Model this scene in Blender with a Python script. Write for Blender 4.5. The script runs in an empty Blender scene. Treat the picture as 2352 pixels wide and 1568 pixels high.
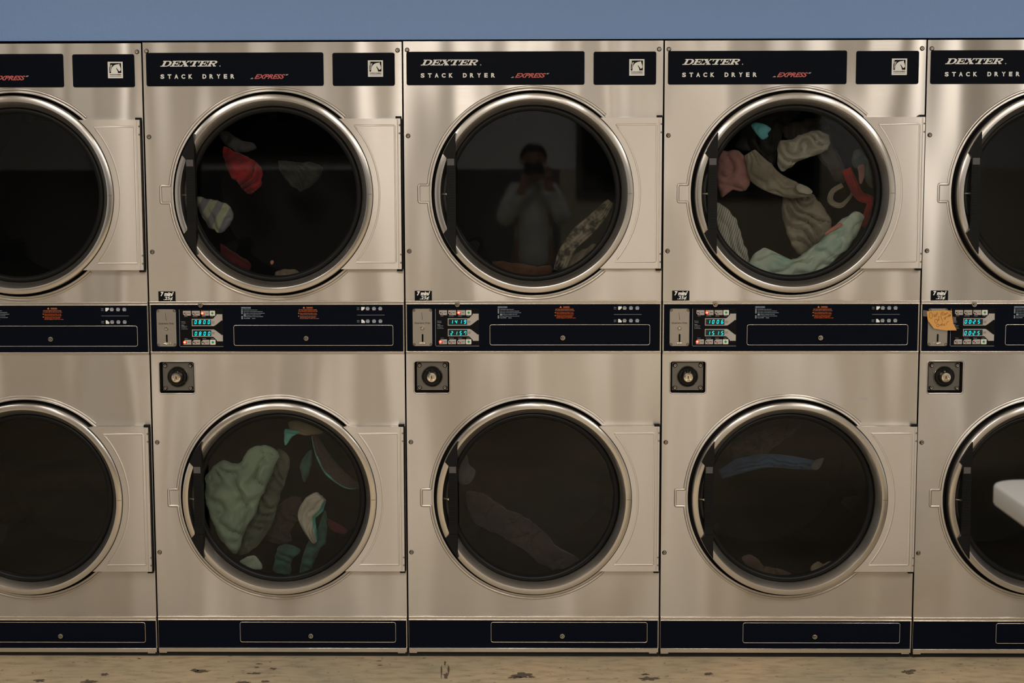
import bpy, bmesh, math, random
from math import pi, sin, cos, sqrt, atan2, radians
from mathutils import Vector, Matrix, noise

S = bpy.context.scene
COL = S.collection

# ------------------------------------------------------------------ camera
FPX = 3629.9
CAM = Vector((0.00156, -4.89960, 1.54595))
PITCH, YAW, ROLL = 0.108411, -0.0138939, -0.002210
cp, sp, cy_, sy_ = cos(PITCH), sin(PITCH), cos(YAW), sin(YAW)
FW = Vector((sy_*cp, cy_*cp, -sp))
R0 = Vector((cy_, -sy_, 0)); U0 = R0.cross(FW)
RT = cos(ROLL)*R0 + sin(ROLL)*U0
UP = -sin(ROLL)*R0 + cos(ROLL)*U0
cd = bpy.data.cameras.new('camera'); cam = bpy.data.objects.new('camera', cd); COL.objects.link(cam)
cd.sensor_fit = 'HORIZONTAL'; cd.sensor_width = 36.0; cd.lens = FPX*36.0/2352.0
cd.clip_start = 0.02; cd.clip_end = 60
cam.matrix_world = Matrix(((RT.x, UP.x, -FW.x, CAM.x), (RT.y, UP.y, -FW.y, CAM.y), (RT.z, UP.z, -FW.z, CAM.z), (0, 0, 0, 1)))
cd.dof.use_dof = True; cd.dof.focus_distance = 4.9; cd.dof.aperture_fstop = 4.0
S.camera = cam

def at(x, y, Y):
    """point of the plane y=Y seen at photo pixel (x, y)"""
    d = FW*FPX + RT*(x-1176) - UP*(y-784)
    t = (Y-CAM.y)/d.y
    return CAM + d*t

# ------------------------------------------------------------------ world, exposure
w = bpy.data.worlds.new('world'); S.world = w; w.use_nodes = True
w.node_tree.nodes['Background'].inputs[0].default_value = (0.75, 0.8, 0.9, 1)
w.node_tree.nodes['Background'].inputs[1].default_value = 0.02
S.view_settings.view_transform = 'Standard'; S.view_settings.look = 'None'
S.view_settings.gamma = 1; S.view_settings.use_curve_mapping = False
S.view_settings.exposure = -0.1

# ------------------------------------------------------------------ materials
def mat(name, col, rough=0.5, metal=0.0, **k):
    m = bpy.data.materials.new(name); m.use_nodes = True
    b = m.node_tree.nodes['Principled BSDF']
    b.inputs['Base Color'].default_value = (*col, 1); b.inputs['Roughness'].default_value = rough
    b.inputs['Metallic'].default_value = metal
    if 'spec' in k: b.inputs['Specular IOR Level'].default_value = k['spec']
    if 'emit' in k:
        b.inputs['Emission Color'].default_value = (*k['emit'], 1); b.inputs['Emission Strength'].default_value = k.get('es', 1)
    if 'sheen' in k: b.inputs['Sheen Weight'].default_value = k['sheen']
    return m

def steel(name, col, rough, aniso, wave, tang=(0, 0, 1), grain=0.06):
    m = mat(name, col, rough, 1.0); nt = m.node_tree; N = nt.nodes; L = nt.links; b = N['Principled BSDF']
    b.inputs['Anisotropic'].default_value = aniso
    g = N.new('ShaderNodeNewGeometry')
    if aniso:
        c = N.new('ShaderNodeCombineXYZ')
        for i in range(3): c.inputs[i].default_value = tang[i]
        L.new(c.outputs[0], b.inputs['Tangent'])
    # horizontal brushing: long fine streaks in the roughness and tone
    mp = N.new('ShaderNodeMapping'); mp.inputs['Scale'].default_value = (6, 6, 900)
    L.new(g.outputs['Position'], mp.inputs['Vector'])
    n1 = N.new('ShaderNodeTexNoise'); n1.inputs['Scale'].default_value = 1; n1.inputs['Detail'].default_value = 3
    L.new(mp.outputs[0], n1.inputs['Vector'])
    mr = N.new('ShaderNodeMapRange'); mr.inputs[3].default_value = rough-grain; mr.inputs[4].default_value = rough+grain
    L.new(n1.outputs[0], mr.inputs[0]); L.new(mr.outputs[0], b.inputs['Roughness'])
    if wave:
        mp2 = N.new('ShaderNodeMapping'); mp2.inputs['Scale'].default_value = (2.1, 1, 0.45); mp2.inputs['Location'].default_value = (3.3, 0, 1.2)
        L.new(g.outputs['Position'], mp2.inputs['Vector'])
        n2 = N.new('ShaderNodeTexNoise'); n2.inputs['Scale'].default_value = 1; n2.inputs['Detail'].default_value = 2; n2.inputs['Roughness'].default_value = 0.35
        L.new(mp2.outputs[0], n2.inputs['Vector'])
        bp = N.new('ShaderNodeBump'); bp.inputs['Strength'].default_value = 1; bp.inputs['Distance'].default_value = wave
        L.new(n2.outputs[0], bp.inputs['Height']); L.new(bp.outputs[0], b.inputs['Normal'])
    return m

M = {}
SC = (0.535, 0.505, 0.468)
M['steel'] = steel('brushed_stainless', SC, 0.34, 0.80, 0.13)
M['ring'] = steel('polished_stainless', (0.60, 0.575, 0.545), 0.24, 0.0, 0.05, grain=0.0)
def concentric(m, an):
    nt = m.node_tree; b = nt.nodes['Principled BSDF']; t = nt.nodes.new('ShaderNodeTangent'); t.direction_type = 'RADIAL'; t.axis = 'Y'
    nt.links.new(t.outputs[0], b.inputs['Tangent']); b.inputs['Anisotropic'].default_value = an; b.inputs['Anisotropic Rotation'].default_value = 0.25
concentric(M['ring'], 0.7)
M['plate'] = steel('satin_stainless', (0.58, 0.545, 0.505), 0.40, 0.75, 0.06)
M['rail'] = steel('rail_stainless', (0.66, 0.62, 0.56), 0.25, 0.0, 0.0)
M['galv'] = mat('galvanised_sheet', (0.10, 0.095, 0.085), 0.5, 0.6)
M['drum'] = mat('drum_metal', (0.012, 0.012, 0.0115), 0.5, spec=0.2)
M['hollow'] = mat('unlit_hollow', (0.008, 0.008, 0.008), 0.8)  # near black, shade of gaps and recesses put into the colour
M['enamel'] = mat('navy_black_enamel', (0.0032, 0.0048, 0.0100), 0.36, spec=0.04)
M['plastic'] = mat('black_plastic', (0.008, 0.008, 0.008), 0.42, spec=0.12)
M['rubber'] = mat('black_rubber', (0.007, 0.007, 0.007), 0.36, spec=0.16)
M['label'] = mat('grey_label', (0.075, 0.07, 0.072), 0.5)
M['white'] = mat('white_print', (0.88, 0.89, 0.86), 0.5)
M['grey'] = mat('grey_print', (0.34, 0.37, 0.42), 0.5)
M['bluegrey'] = mat('pale_blue_print', (0.42, 0.52, 0.62), 0.5)
M['orange'] = mat('orange_print', (0.62, 0.14, 0.035), 0.5)
M['orange_hi'] = mat('bright_orange_print', (0.75, 0.22, 0.03), 0.5)
M['red'] = mat('red_print', (0.72, 0.15, 0.14), 0.5)
M['darkred'] = mat('dark_red_print', (0.32, 0.02, 0.02), 0.5)
M['ink'] = mat('black_print', (0.005, 0.005, 0.006), 0.5, spec=0.08)
M['key'] = mat('key_grey', (0.42, 0.39, 0.36), 0.45)
M['keywhite'] = mat('key_white', (0.72, 0.72, 0.64), 0.45)
M['green'] = mat('green_print', (0.01, 0.28, 0.10), 0.5)
M['lcd'] = mat('display_glass', (0.006, 0.020, 0.019), 0.2)
M['cyan'] = mat('cyan_segments', (0, 0.3, 0.33), 0.4, emit=(0.0, 0.78, 0.86), es=1.15)
M['led'] = mat('lit_red_lamp', (0.6, 0.1, 0.05), 0.4, emit=(1.0, 0.36, 0.16), es=1.9)
M['ledhalo'] = mat('red_lamp_halo', (0.6, 0.02, 0.02), 0.4, emit=(1.0, 0.04, 0.04), es=0.55)  # glow around a lit lamp, given as an emitting ring
M['chrome'] = mat('chrome', (0.72, 0.68, 0.60), 0.16, 1.0)
M['brass'] = mat('worn_steel', (0.46, 0.43, 0.38), 0.24, 1.0)
M['coin'] = steel('coin_plate_steel', (0.38, 0.355, 0.32), 0.38, 0.0, 0.02)
M['boxplate'] = mat('grey_cast_plate', (0.17, 0.165, 0.155), 0.36, 0.85)
M['tape'] = mat('clear_tape', (0.10, 0.10, 0.10), 0.35)

def glass_mat():
    m = bpy.data.materials.new('tinted_door_glass'); m.use_nodes = True; nt = m.node_tree; N = nt.nodes; L = nt.links
    N.remove(N['Principled BSDF']); out = N['Material Output']
    tr = N.new('ShaderNodeBsdfTransparent'); tr.inputs[0].default_value = (0.80, 0.80, 0.78, 1)
    gl = N.new('ShaderNodeBsdfGlossy'); gl.inputs[0].default_value = (0.95, 0.97, 1, 1); gl.inputs['Roughness'].default_value = 0.02
    fr = N.new('ShaderNodeFresnel'); fr.inputs[0].default_value = 1.25
    mx = N.new('ShaderNodeMixShader'); L.new(fr.outputs[0], mx.inputs[0]); L.new(tr.outputs[0], mx.inputs[1]); L.new(gl.outputs[0], mx.inputs[2])
    L.new(mx.outputs[0], out.inputs[0]); return m
M['glass'] = glass_mat()

def fabric(name, col, col2=None, scale=30, stripe=None, rough=0.9):
    m = mat(name, col, rough, sheen=0.2); nt = m.node_tree; N = nt.nodes; L = nt.links; b = N['Principled BSDF']
    tc = N.new('ShaderNodeTexCoord')
    if stripe:
        mp = N.new('ShaderNodeMapping'); mp.inputs['Rotation'].default_value = (0, stripe[0], 0); L.new(tc.outputs['Object'], mp.inputs[0])
        t = N.new('ShaderNodeTexWave'); t.wave_type = 'BANDS'; t.bands_direction = 'X'; t.inputs['Scale'].default_value = stripe[1]
        t.inputs['Distortion'].default_value = 0.6; t.inputs['Detail'].default_value = 1
        L.new(mp.outputs[0], t.inputs[0]); fac = t.outputs['Fac']
    else:
        t = N.new('ShaderNodeTexNoise'); t.inputs['Scale'].default_value = scale; t.inputs['Detail'].default_value = 4
        L.new(tc.outputs['Object'], t.inputs[0]); fac = t.outputs['Fac']
    r = N.new('ShaderNodeValToRGB'); c2 = col2 or tuple(c*0.72 for c in col)
    r.color_ramp.elements[0].position = 0.38; r.color_ramp.elements[0].color = (*c2, 1)
    r.color_ramp.elements[1].position = 0.58; r.color_ramp.elements[1].color = (*col, 1)
    L.new(fac, r.inputs[0]); L.new(r.outputs[0], b.inputs['Base Color'])
    n = N.new('ShaderNodeTexNoise'); n.inputs['Scale'].default_value = 260; L.new(tc.outputs['Object'], n.inputs[0])
    bp = N.new('ShaderNodeBump'); bp.inputs['Strength'].default_value = 0.35; bp.inputs['Distance'].default_value = 0.002
    L.new(n.outputs[0], bp.inputs['Height']); L.new(bp.outputs[0], b.inputs['Normal'])
    return m

# ------------------------------------------------------------------ mesh builder
class MB:
    def __init__(s): s.bm = bmesh.new(); s.mats = []
    def mi(s, m):
        if m not in s.mats: s.mats.append(m)
        return s.mats.index(m)
    def face(s, vs, m):
        try: f = s.bm.faces.new(vs)
        except ValueError: return None
        f.material_index = s.mi(m); return f
    def box(s, x0, x1, y0, y1, z0, z1, m):
        v = [s.bm.verts.new(p) for p in ((x0,y0,z0),(x1,y0,z0),(x1,y1,z0),(x0,y1,z0),(x0,y0,z1),(x1,y0,z1),(x1,y1,z1),(x0,y1,z1))]
        for q in ((0,3,2,1),(4,5,6,7),(0,1,5,4),(1,2,6,5),(2,3,7,6),(3,0,4,7)): s.face([v[i] for i in q], m)
    def prism(s, poly, y0, y1, m, back=True):
        a = [s.bm.verts.new((x, y0, z)) for x, z in poly]; b = [s.bm.verts.new((x, y1, z)) for x, z in poly]
        s.face(a, m)
        if back: s.face(b[::-1], m)
        n = len(poly)
        for i in range(n): s.face([a[i], b[i], b[(i+1) % n], a[(i+1) % n]], m)
    def cyl(s, cx, cz, r, y0, y1, m, seg=20, sx=1.0):
        s.prism([(cx+r*sx*cos(2*pi*i/seg), cz+r*sin(2*pi*i/seg)) for i in range(seg)], y0, y1, m)
    def lathe(s, prof, cx, cz, m, seg=96, close=False):
        rings = []
        for r, y in prof:
            if r < 1e-6: rings.append([s.bm.verts.new((cx, y, cz))])
            else: rings.append([s.bm.verts.new((cx+r*cos(2*pi*i/seg), y, cz+r*sin(2*pi*i/seg))) for i in range(seg)])
        pr = list(zip(rings, rings[1:]))
        if close: pr.append((rings[-1], rings[0]))
        for A, B in pr:
            for i in range(seg):
                j = (i+1) % seg
                if len(A) == 1 and len(B) == 1: continue
                if len(A) == 1: s.face([A[0], B[j], B[i]], m)
                elif len(B) == 1: s.face([A[i], A[j], B[0]], m)
                else: s.face([A[i], A[j], B[j], B[i]], m)
    def bead(s, path, hw, h, y, m, closed=False, seg=6):
        """raised half round rib along an xz path lying on plane y, standing h towards the room"""
        n = len(path); rows = []
        for i, (x, z) in enumerate(path):
            if closed: a = path[(i-1) % n]; b = path[(i+1) % n]
            else: a = path[max(i-1, 0)]; b = path[min(i+1, n-1)]
            tx, tz = b[0]-a[0], b[1]-a[1]; l = sqrt(tx*tx+tz*tz) or 1; nx, nz = -tz/l, tx/l
            rows.append([s.bm.verts.new((x+nx*hw*cos(pi*k/seg), y-h*sin(pi*k/seg)+0.0002, z+nz*hw*cos(pi*k/seg))) for k in range(seg+1)])
        for i in range(n if closed else n-1):
            A, B = rows[i], rows[(i+1) % n]
            for k in range(seg): s.face([A[k], A[k+1], B[k+1], B[k]], m)
    def plate_holes(s, outer, holes, y0, y1, m):
        bm = s.bm; ed = []; loops = []
        for lp in [outer]+holes:
            vs = [bm.verts.new((x, y0, z)) for x, z in lp]; loops.append(vs)
            for i in range(len(vs)): ed.append(bm.edges.new((vs[i], vs[(i+1) % len(vs)])))
        r = bmesh.ops.triangle_fill(bm, use_beauty=True, edges=ed, normal=(0, -1, 0))
        k = s.mi(m)
        for f in r['geom']:
            if isinstance(f, bmesh.types.BMFace): f.material_index = k
        for vs in loops:
            b = [bm.verts.new((v.co.x, y1, v.co.z)) for v in vs]
            for i in range(len(vs)): s.face([vs[i], b[i], b[(i+1) % len(vs)], vs[(i+1) % len(vs)]], m)
    def tube(s, pts, r, m, seg=8, caps=True):
        rows = []; up = Vector((0.13, 0.21, 1)).normalized()
        for i, p in enumerate(pts):
            p = Vector(p); a = Vector(pts[max(i-1, 0)]); b = Vector(pts[min(i+1, len(pts)-1)]); t = (b-a).normalized()
            u = t.cross(up).normalized(); v = t.cross(u); rr = r[i] if isinstance(r, (list, tuple)) else r
            rows.append([s.bm.verts.new(p+u*rr*cos(2*pi*k/seg)+v*rr*sin(2*pi*k/seg)) for k in range(seg)])
        for A, B in zip(rows, rows[1:]):
            for k in range(seg): s.face([A[k], A[(k+1) % seg], B[(k+1) % seg], B[k]], m)
        if caps: s.face(rows[0][::-1], m); s.face(rows[-1], m)
    def build(s, name, parent=None, smooth=35, bevel=0, loc=None):
        bmesh.ops.remove_doubles(s.bm, verts=s.bm.verts[:], dist=1e-6)
        bmesh.ops.recalc_face_normals(s.bm, faces=s.bm.faces[:])
        me = bpy.data.meshes.new(name); s.bm.to_mesh(me); s.bm.free()
        for m in s.mats: me.materials.append(m)
        for p in me.polygons: p.use_smooth = True
        me.set_sharp_from_angle(angle=radians(smooth))
        o = bpy.data.objects.new(name, me); COL.objects.link(o)
        if parent: o.parent = parent
        if loc: o.location = loc
        if bevel:
            b = o.modifiers.new('bevel', 'BEVEL'); b.width = bevel; b.segments = 2; b.limit_method = 'ANGLE'; b.angle_limit = radians(40)
        return o

def rrect(x0, x1, z0, z1, r, n=5):
    P = []
    for cx, cz, a in ((x1-r, z1-r, 0), (x0+r, z1-r, 90), (x0+r, z0+r, 180), (x1-r, z0+r, 270)):
        for i in range(n+1): t = radians(a+90*i/n); P.append((cx+r*cos(t), cz+r*sin(t)))
    return P
def circ(cx, cz, r, n=96, a0=0): return [(cx+r*cos(a0+2*pi*i/n), cz+r*sin(a0+2*pi*i/n)) for i in range(n)]

DG = None
def text_into(mb, body, x0, x1, z0, z1, y, m, bold=0.0, shear=0.0, space=1.0, ext=0.00025, res=2, keep=False, line=1.0):
    cu = bpy.data.curves.new('t', 'FONT'); cu.body = body; cu.size = 1; cu.resolution_u = res; cu.offset = bold
    cu.shear = shear; cu.space_character = space; cu.space_line = line; cu.extrude = 0
    o = bpy.data.objects.new('t', cu); COL.objects.link(o); bpy.context.view_layer.update()
    me = bpy.data.meshes.new_from_object(o.evaluated_get(bpy.context.evaluated_depsgraph_get()))
    bpy.data.objects.remove(o); bpy.data.curves.remove(cu)
    xs = [v.co.x for v in me.vertices]; ys = [v.co.y for v in me.vertices]
    if not xs: return
    a, b, c, d = min(xs), max(xs), min(ys), max(ys)
    sx = (x1-x0)/(b-a); sz = (z1-z0)/(d-c) if d > c else 1
    if keep: sx = sz
    vs = [mb.bm.verts.new((x0+(v.co.x-a)*sx, y-ext, z0+(v.co.y-c)*sz)) for v in me.vertices]
    for p in me.polygons: mb.face([vs[i] for i in p.vertices], m)
    bpy.data.meshes.remove(me)

def empty(name, loc, label=None, cat=None, group=None, rz=0):
    o = bpy.data.objects.new(name, None); COL.objects.link(o); o.location = loc; o.rotation_euler.z = rz; o.empty_display_size = 0.1
    if label: tag(o, label, cat, group)
    return o
def tag(o, label, cat, group=None):
    o['label'] = label; o['category'] = cat
    if group: o['group'] = group
    return o
def struct(o): o['kind'] = 'structure'; return o
def kids(o): return [c for c in bpy.data.objects if c.parent == o]
def copy_tree(o, parent=None):
    c = o.copy(); COL.objects.link(c); c.parent = parent
    for ch in kids(o): copy_tree(ch, c)
    return c

# ------------------------------------------------------------------ the room
Z0, ZT = 0.0, 1.9358
def plain(name, quads, m):
    mb = MB()
    for q in quads: mb.face([mb.bm.verts.new(p) for p in q], m)
    return mb

def floor_mat():
    m = mat('stained_concrete', (0.3, 0.2, 0.12), 0.55); nt = m.node_tree; N = nt.nodes; L = nt.links; b = N['Principled BSDF']
    tc = N.new('ShaderNodeNewGeometry')
    def noi(sc, det, scale3=(1, 1, 1)):
        mp = N.new('ShaderNodeMapping'); mp.inputs['Scale'].default_value = scale3; L.new(tc.outputs['Position'], mp.inputs[0])
        n = N.new('ShaderNodeTexNoise'); n.inputs['Scale'].default_value = sc; n.inputs['Detail'].default_value = det; L.new(mp.outputs[0], n.inputs[0]); return n
    n1 = noi(2.2, 5); r1 = N.new('ShaderNodeValToRGB'); L.new(n1.outputs[0], r1.inputs[0])
    e = r1.color_ramp.elements; e[0].position = 0.3; e[0].color = (0.37, 0.33, 0.235, 1); e[1].position = 0.7; e[1].color = (0.60, 0.45, 0.29, 1)
    x = e.new(0.5); x.color = (0.49, 0.40, 0.265, 1)
    n2 = noi(14, 6, (1, 2.5, 1)); r2 = N.new('ShaderNodeValToRGB'); L.new(n2.outputs[0], r2.inputs[0])
    r2.color_ramp.elements[0].position = 0.30; r2.color_ramp.elements[0].color = (0.62, 0.62, 0.62, 1); r2.color_ramp.elements[1].position = 0.55; r2.color_ramp.elements[1].color = (1, 1, 1, 1)
    mx = N.new('ShaderNodeMix'); mx.data_type = 'RGBA'; mx.blend_type = 'MULTIPLY'; mx.inputs[0].default_value = 0.8
    L.new(r1.outputs[0], mx.inputs[6]); L.new(r2.outputs[0], mx.inputs[7]); cur = mx.outputs[2]
    n3 = noi(45, 4); r3 = N.new('ShaderNodeValToRGB'); L.new(n3.outputs[0], r3.inputs[0])
    r3.color_ramp.elements[0].position = 0.30; r3.color_ramp.elements[0].color = (0.25, 0.22, 0.2, 1); r3.color_ramp.elements[1].position = 0.36; r3.color_ramp.elements[1].color = (1, 1, 1, 1)
    mx2 = N.new('ShaderNodeMix'); mx2.data_type = 'RGBA'; mx2.blend_type = 'MULTIPLY'; mx2.inputs[0].default_value = 0.7
    L.new(cur, mx2.inputs[6]); L.new(r3.outputs[0], mx2.inputs[7]); L.new(mx2.outputs[2], b.inputs['Base Color'])
    bp = N.new('ShaderNodeBump'); bp.inputs['Strength'].default_value = 0.3; bp.inputs['Distance'].default_value = 0.004
    L.new(n2.outputs[0], bp.inputs['Height']); L.new(bp.outputs[0], b.inputs['Normal'])
    return m
M['floor'] = floor_mat()
def paint(name, col, rough=0.6, k=0.06):
    m = mat(name, col, rough); nt = m.node_tree; N = nt.nodes; L = nt.links; b = N['Principled BSDF']
    g = N.new('ShaderNodeNewGeometry'); n = N.new('ShaderNodeTexNoise'); n.inputs['Scale'].default_value = 90; L.new(g.outputs['Position'], n.inputs[0])
    bp = N.new('ShaderNodeBump'); bp.inputs['Strength'].default_value = k; bp.inputs['Distance'].default_value = 0.01
    L.new(n.outputs[0], bp.inputs['Height']); L.new(bp.outputs[0], b.inputs['Normal']); return m
M['blue'] = paint('blue_wall_paint', (0.19, 0.34, 0.68), 0.45)
M['pale'] = paint('pale_wall_paint', (0.72, 0.75, 0.80))
M['darkwall'] = paint('dark_wall_zone', (0.07, 0.07, 0.08))
M['beige'] = paint('beige_counter_zone', (0.50, 0.46, 0.36))
M['ceil'] = paint('ceiling_tile', (0.66, 0.64, 0.58))
XL, XR, YB, ZC = -4.6, 4.6, -8.2, 2.75
struct(plain('floor', [((XL, YB, 0), (XR, YB, 0), (XR, 1.0, 0), (XL, 1.0, 0))], M['floor']).build('floor'))
struct(plain('ceiling', [((XL, YB, ZC), (XL, 1.0, ZC), (XR, 1.0, ZC), (XR, YB, ZC))], M['ceil']).build('ceiling'))
mb = MB(); mb.box(XL, XR, 0.012, 1.0, ZT+0.006, ZC, M['blue'])
struct(mb.build('wall_front'))
for nm, x in (('left', XL), ('right', XR)):
    struct(plain('wall_'+nm, [((x, YB, 0), (x, 1.0, 0), (x, 1.0, ZC), (x, YB, ZC))], M['pale']).build('wall_'+nm))
mb = plain('wall_back', [((XL, YB, 1.55), (XR, YB, 1.55), (XR, YB, ZC), (XL, YB, ZC))], M['pale'])
mb.face([mb.bm.verts.new(p) for p in ((XL, YB, 0), (0.22, YB, 0), (0.22, YB, 1.55), (XL, YB, 1.55))], M['darkwall'])  # dark wall zone stands in for dark shapes mirrored in the glass
mb.face([mb.bm.verts.new(p) for p in ((0.22, YB, 0), (XR, YB, 0), (XR, YB, 1.55), (0.22, YB, 1.55))], M['beige'])  # beige wall zone stands in for a counter
struct(mb.build('wall_back'))
M['night'] = mat('night_window_glass', (0.004, 0.005, 0.008), 0.08)
M['frame'] = mat('dark_window_frame', (0.04, 0.04, 0.042), 0.4)
def window(n, x0, x1, z0, z1):
    mb = MB(); mb.box(x0, x1, YB+0.004, YB+0.02, z0, z1, M['night']); o = struct(mb.build('window_%d' % n))
    mb = MB()
    for a in ((x0-.05, x1+.05, z1, z1+.05), (x0-.05, x1+.05, z0-.05, z0), (x0-.05, x0, z0, z1), (x1, x1+.05, z0, z1)):
        mb.box(a[0], a[1], YB+0.003, YB+0.05, a[2], a[3], M['frame'])
    mb.build('window_frame', o)
window(1, 0.40, 2.3, 1.36, 2.15)
window(2, -3.6, -1.5, 1.66, 2.35)

# ceiling lights: housing, lens and its lamp
M['lens'] = mat('lamp_diffuser', (0.8, 0.8, 0.75), 0.4, emit=(1.0, 0.86, 0.68), es=2.2)
M['housing'] = mat('white_lamp_housing', (0.7, 0.7, 0.68), 0.5)
def ceiling_light(x, y, power, label, lx=0.28, ly=1.2):
    t = empty('ceiling_light', (x, y, ZC), label, 'ceiling light', 'ceiling lights of the laundry room')
    mb = MB(); mb.box(-lx/2-.02, lx/2+.02, -ly/2-.02, ly/2+.02, -0.06, 0, M['housing']); mb.build('housing', t, bevel=.004)
    mb = MB(); mb.box(-lx/2, lx/2, -ly/2, ly/2, -0.068, -0.061, M['lens']); mb.build('diffuser', t)
    l = bpy.data.lights.new('lamp', 'AREA'); l.shape = 'RECTANGLE'; l.size = lx; l.size_y = ly; l.energy = power; l.color = (1.0, 0.935, 0.86)
    o = bpy.data.objects.new('lamp', l); COL.objects.link(o); o.parent = t; o.location = (0, 0, -0.072)
for x, y, p, lb in ((-0.5, -3.5, 46, 'ceiling light above the middle dryers'),
                    (0.85, -3.5, 26, 'unseen fill light added at the ceiling towards the second dryer from the right'),  # added as broad fill on the steel fronts
                    (2.15, -2.6, 37, 'ceiling light above the right end of the dryers'),
                    (-1.75, -2.2, 17, 'unseen fill light added at the ceiling towards the second dryer from the left'),  # extra fill lamp, added to even out the steel
                    (-3.0, -2.6, 9, 'ceiling light above the left end of the dryers'),
                    (0.2, -6.4, 60, 'ceiling light in the middle of the room behind'),
                    (-2.4, -6.4, 44, 'ceiling light at the left of the room behind'),
                    (2.8, -6.4, 42, 'ceiling light at the right of the room behind')):
    ceiling_light(x, y, p, lb)

# ------------------------------------------------------------------ the stack dryer
ZU, ZL = 1.472, 0.518           # heights of the two door centres
HW = 0.3975
def screw_mesh():
    mb = MB(); mb.lathe([(0.0016, -0.0052), (0.0034, -0.0052), (0.0052, -0.0036), (0.0060, -0.0008), (0.0060, 0.0)], 0, 0, M['brass'], 16); mb.lathe([(0, -0.0040), (0.0016, -0.0052)], 0, 0, M['ink'], 12)
    mb.lathe([(0.0060, -0.0004), (0.0074, -0.0002)], 0, 0, M['galv'], 18); return mb
def add_screw(parent, x, z, proto=[None], name='screw', y=0.0):
    if proto[0] is None:
        o = screw_mesh().build('screw', parent); proto[0] = o
    else:
        o = proto[0].copy(); COL.objects.link(o); o.parent = parent; o.name = name; o.scale = (1, 1, 1)
    o.location = (x, y, z); return o
def lock(parent, x, z, y, r=0.0085):
    mb = MB(); mb.lathe([(0, y-0.010), (r*.55, y-0.010), (r*.6, y-0.0085), (r*.85, y-0.0085), (r, y-0.006), (r, y)], x, z, M['brass'], 20)
    mb.lathe([(0, y-0.0112), (r*.42, y-0.011), (r*.42, y-0.0098)], x, z, M['ink'], 14)
    mb.lathe([(0, y-0.0122), (r*.27, y-0.012), (r*.27, y-0.0108)], x, z, M['brass'], 12)
    mb.prism([(x-r*.75, z+.001), (x-r*.45, z+.003), (x-r*.45, z-.002)], y-0.0105, y-0.0095, M['ink'])
    return mb.build('lock', parent)

def dexter(mb, x0, x1, z0, z1, y, m):
    """slab serif italic capitals"""
    W_ = x1-x0; H = z1-z0; sh = 0.42; tot = 7.05+sh
    def P(gx, x, z): return (x0+(gx+x+sh*z)/tot*W_, z0+z*H)
    def rect(gx, a, b, c, d): mb.face([mb.bm.verts.new((p[0], y, p[1])) for p in (P(gx, a, c), P(gx, b, c), P(gx, b, d), P(gx, a, d))], m)
    def poly(gx, pts): mb.face([mb.bm.verts.new((p[0], y, p[1])) for p in (P(gx, *q) for q in pts)], m)
    def arc(gx, cx, cz, rx, rz, tx, tz, a0=-90, a1=90, n=12):
        for i in range(n):
            q = []
            for t, k in ((i, 0), (i+1, 0), (i+1, 1), (i, 1)):
                a = radians(a0+(a1-a0)*t/n); q.append((cx+(rx-k*tx)*cos(a), cz+(rz-k*tz)*sin(a)))
            poly(gx, q)
    g = 0
    rect(g, 0, .74, 0, .14); rect(g, 0, .74, .86, 1); rect(g, .17, .46, .14, .86); arc(g, .72, .5, .52, .5, .30, .14)
    def E_(g):
        rect(g, 0, 1.08, 0, .14); rect(g, 0, 1.08, .86, 1); rect(g, .17, .46, .14, .86); rect(g, .46, .78, .43, .57)
        rect(g, .72, .84, .30, .70); rect(g, .96, 1.10, .60, .9); rect(g, .96, 1.10, .1, .40)
    g = 1.22; E_(g)
    g = 2.34; poly(g, [(.08, .9), (.46, .9), (1.12, .1), (.74, .1)]); poly(g, [(.12, .1), (.28, .1), (1.06, .9), (.90, .9)])
    rect(g, 0, .56, .87, 1); rect(g, .74, 1.20, .87, 1); rect(g, -.02, .46, 0, .13); rect(g, .62, 1.22, 0, .13)
    g = 3.56; rect(g, 0, 1.16, .86, 1); rect(g, .43, .74, .1, .9); rect(g, .22, .95, 0, .14); rect(g, 0, .13, .58, .9); rect(g, 1.03, 1.16, .58, .9)
    g = 4.74; E_(g)
    g = 5.86; rect(g, 0, .74, .86, 1); rect(g, .17, .46, .14, .86); rect(g, 0, .62, 0, .14); rect(g, .46, .74, .44, .57)
    arc(g, .72, .72, .40, .28, .26, .14); poly(g, [(.55, .46), (.84, .46), (1.16, .06), (.86, .06)]); rect(g, .84, 1.20, 0, .13)

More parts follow.
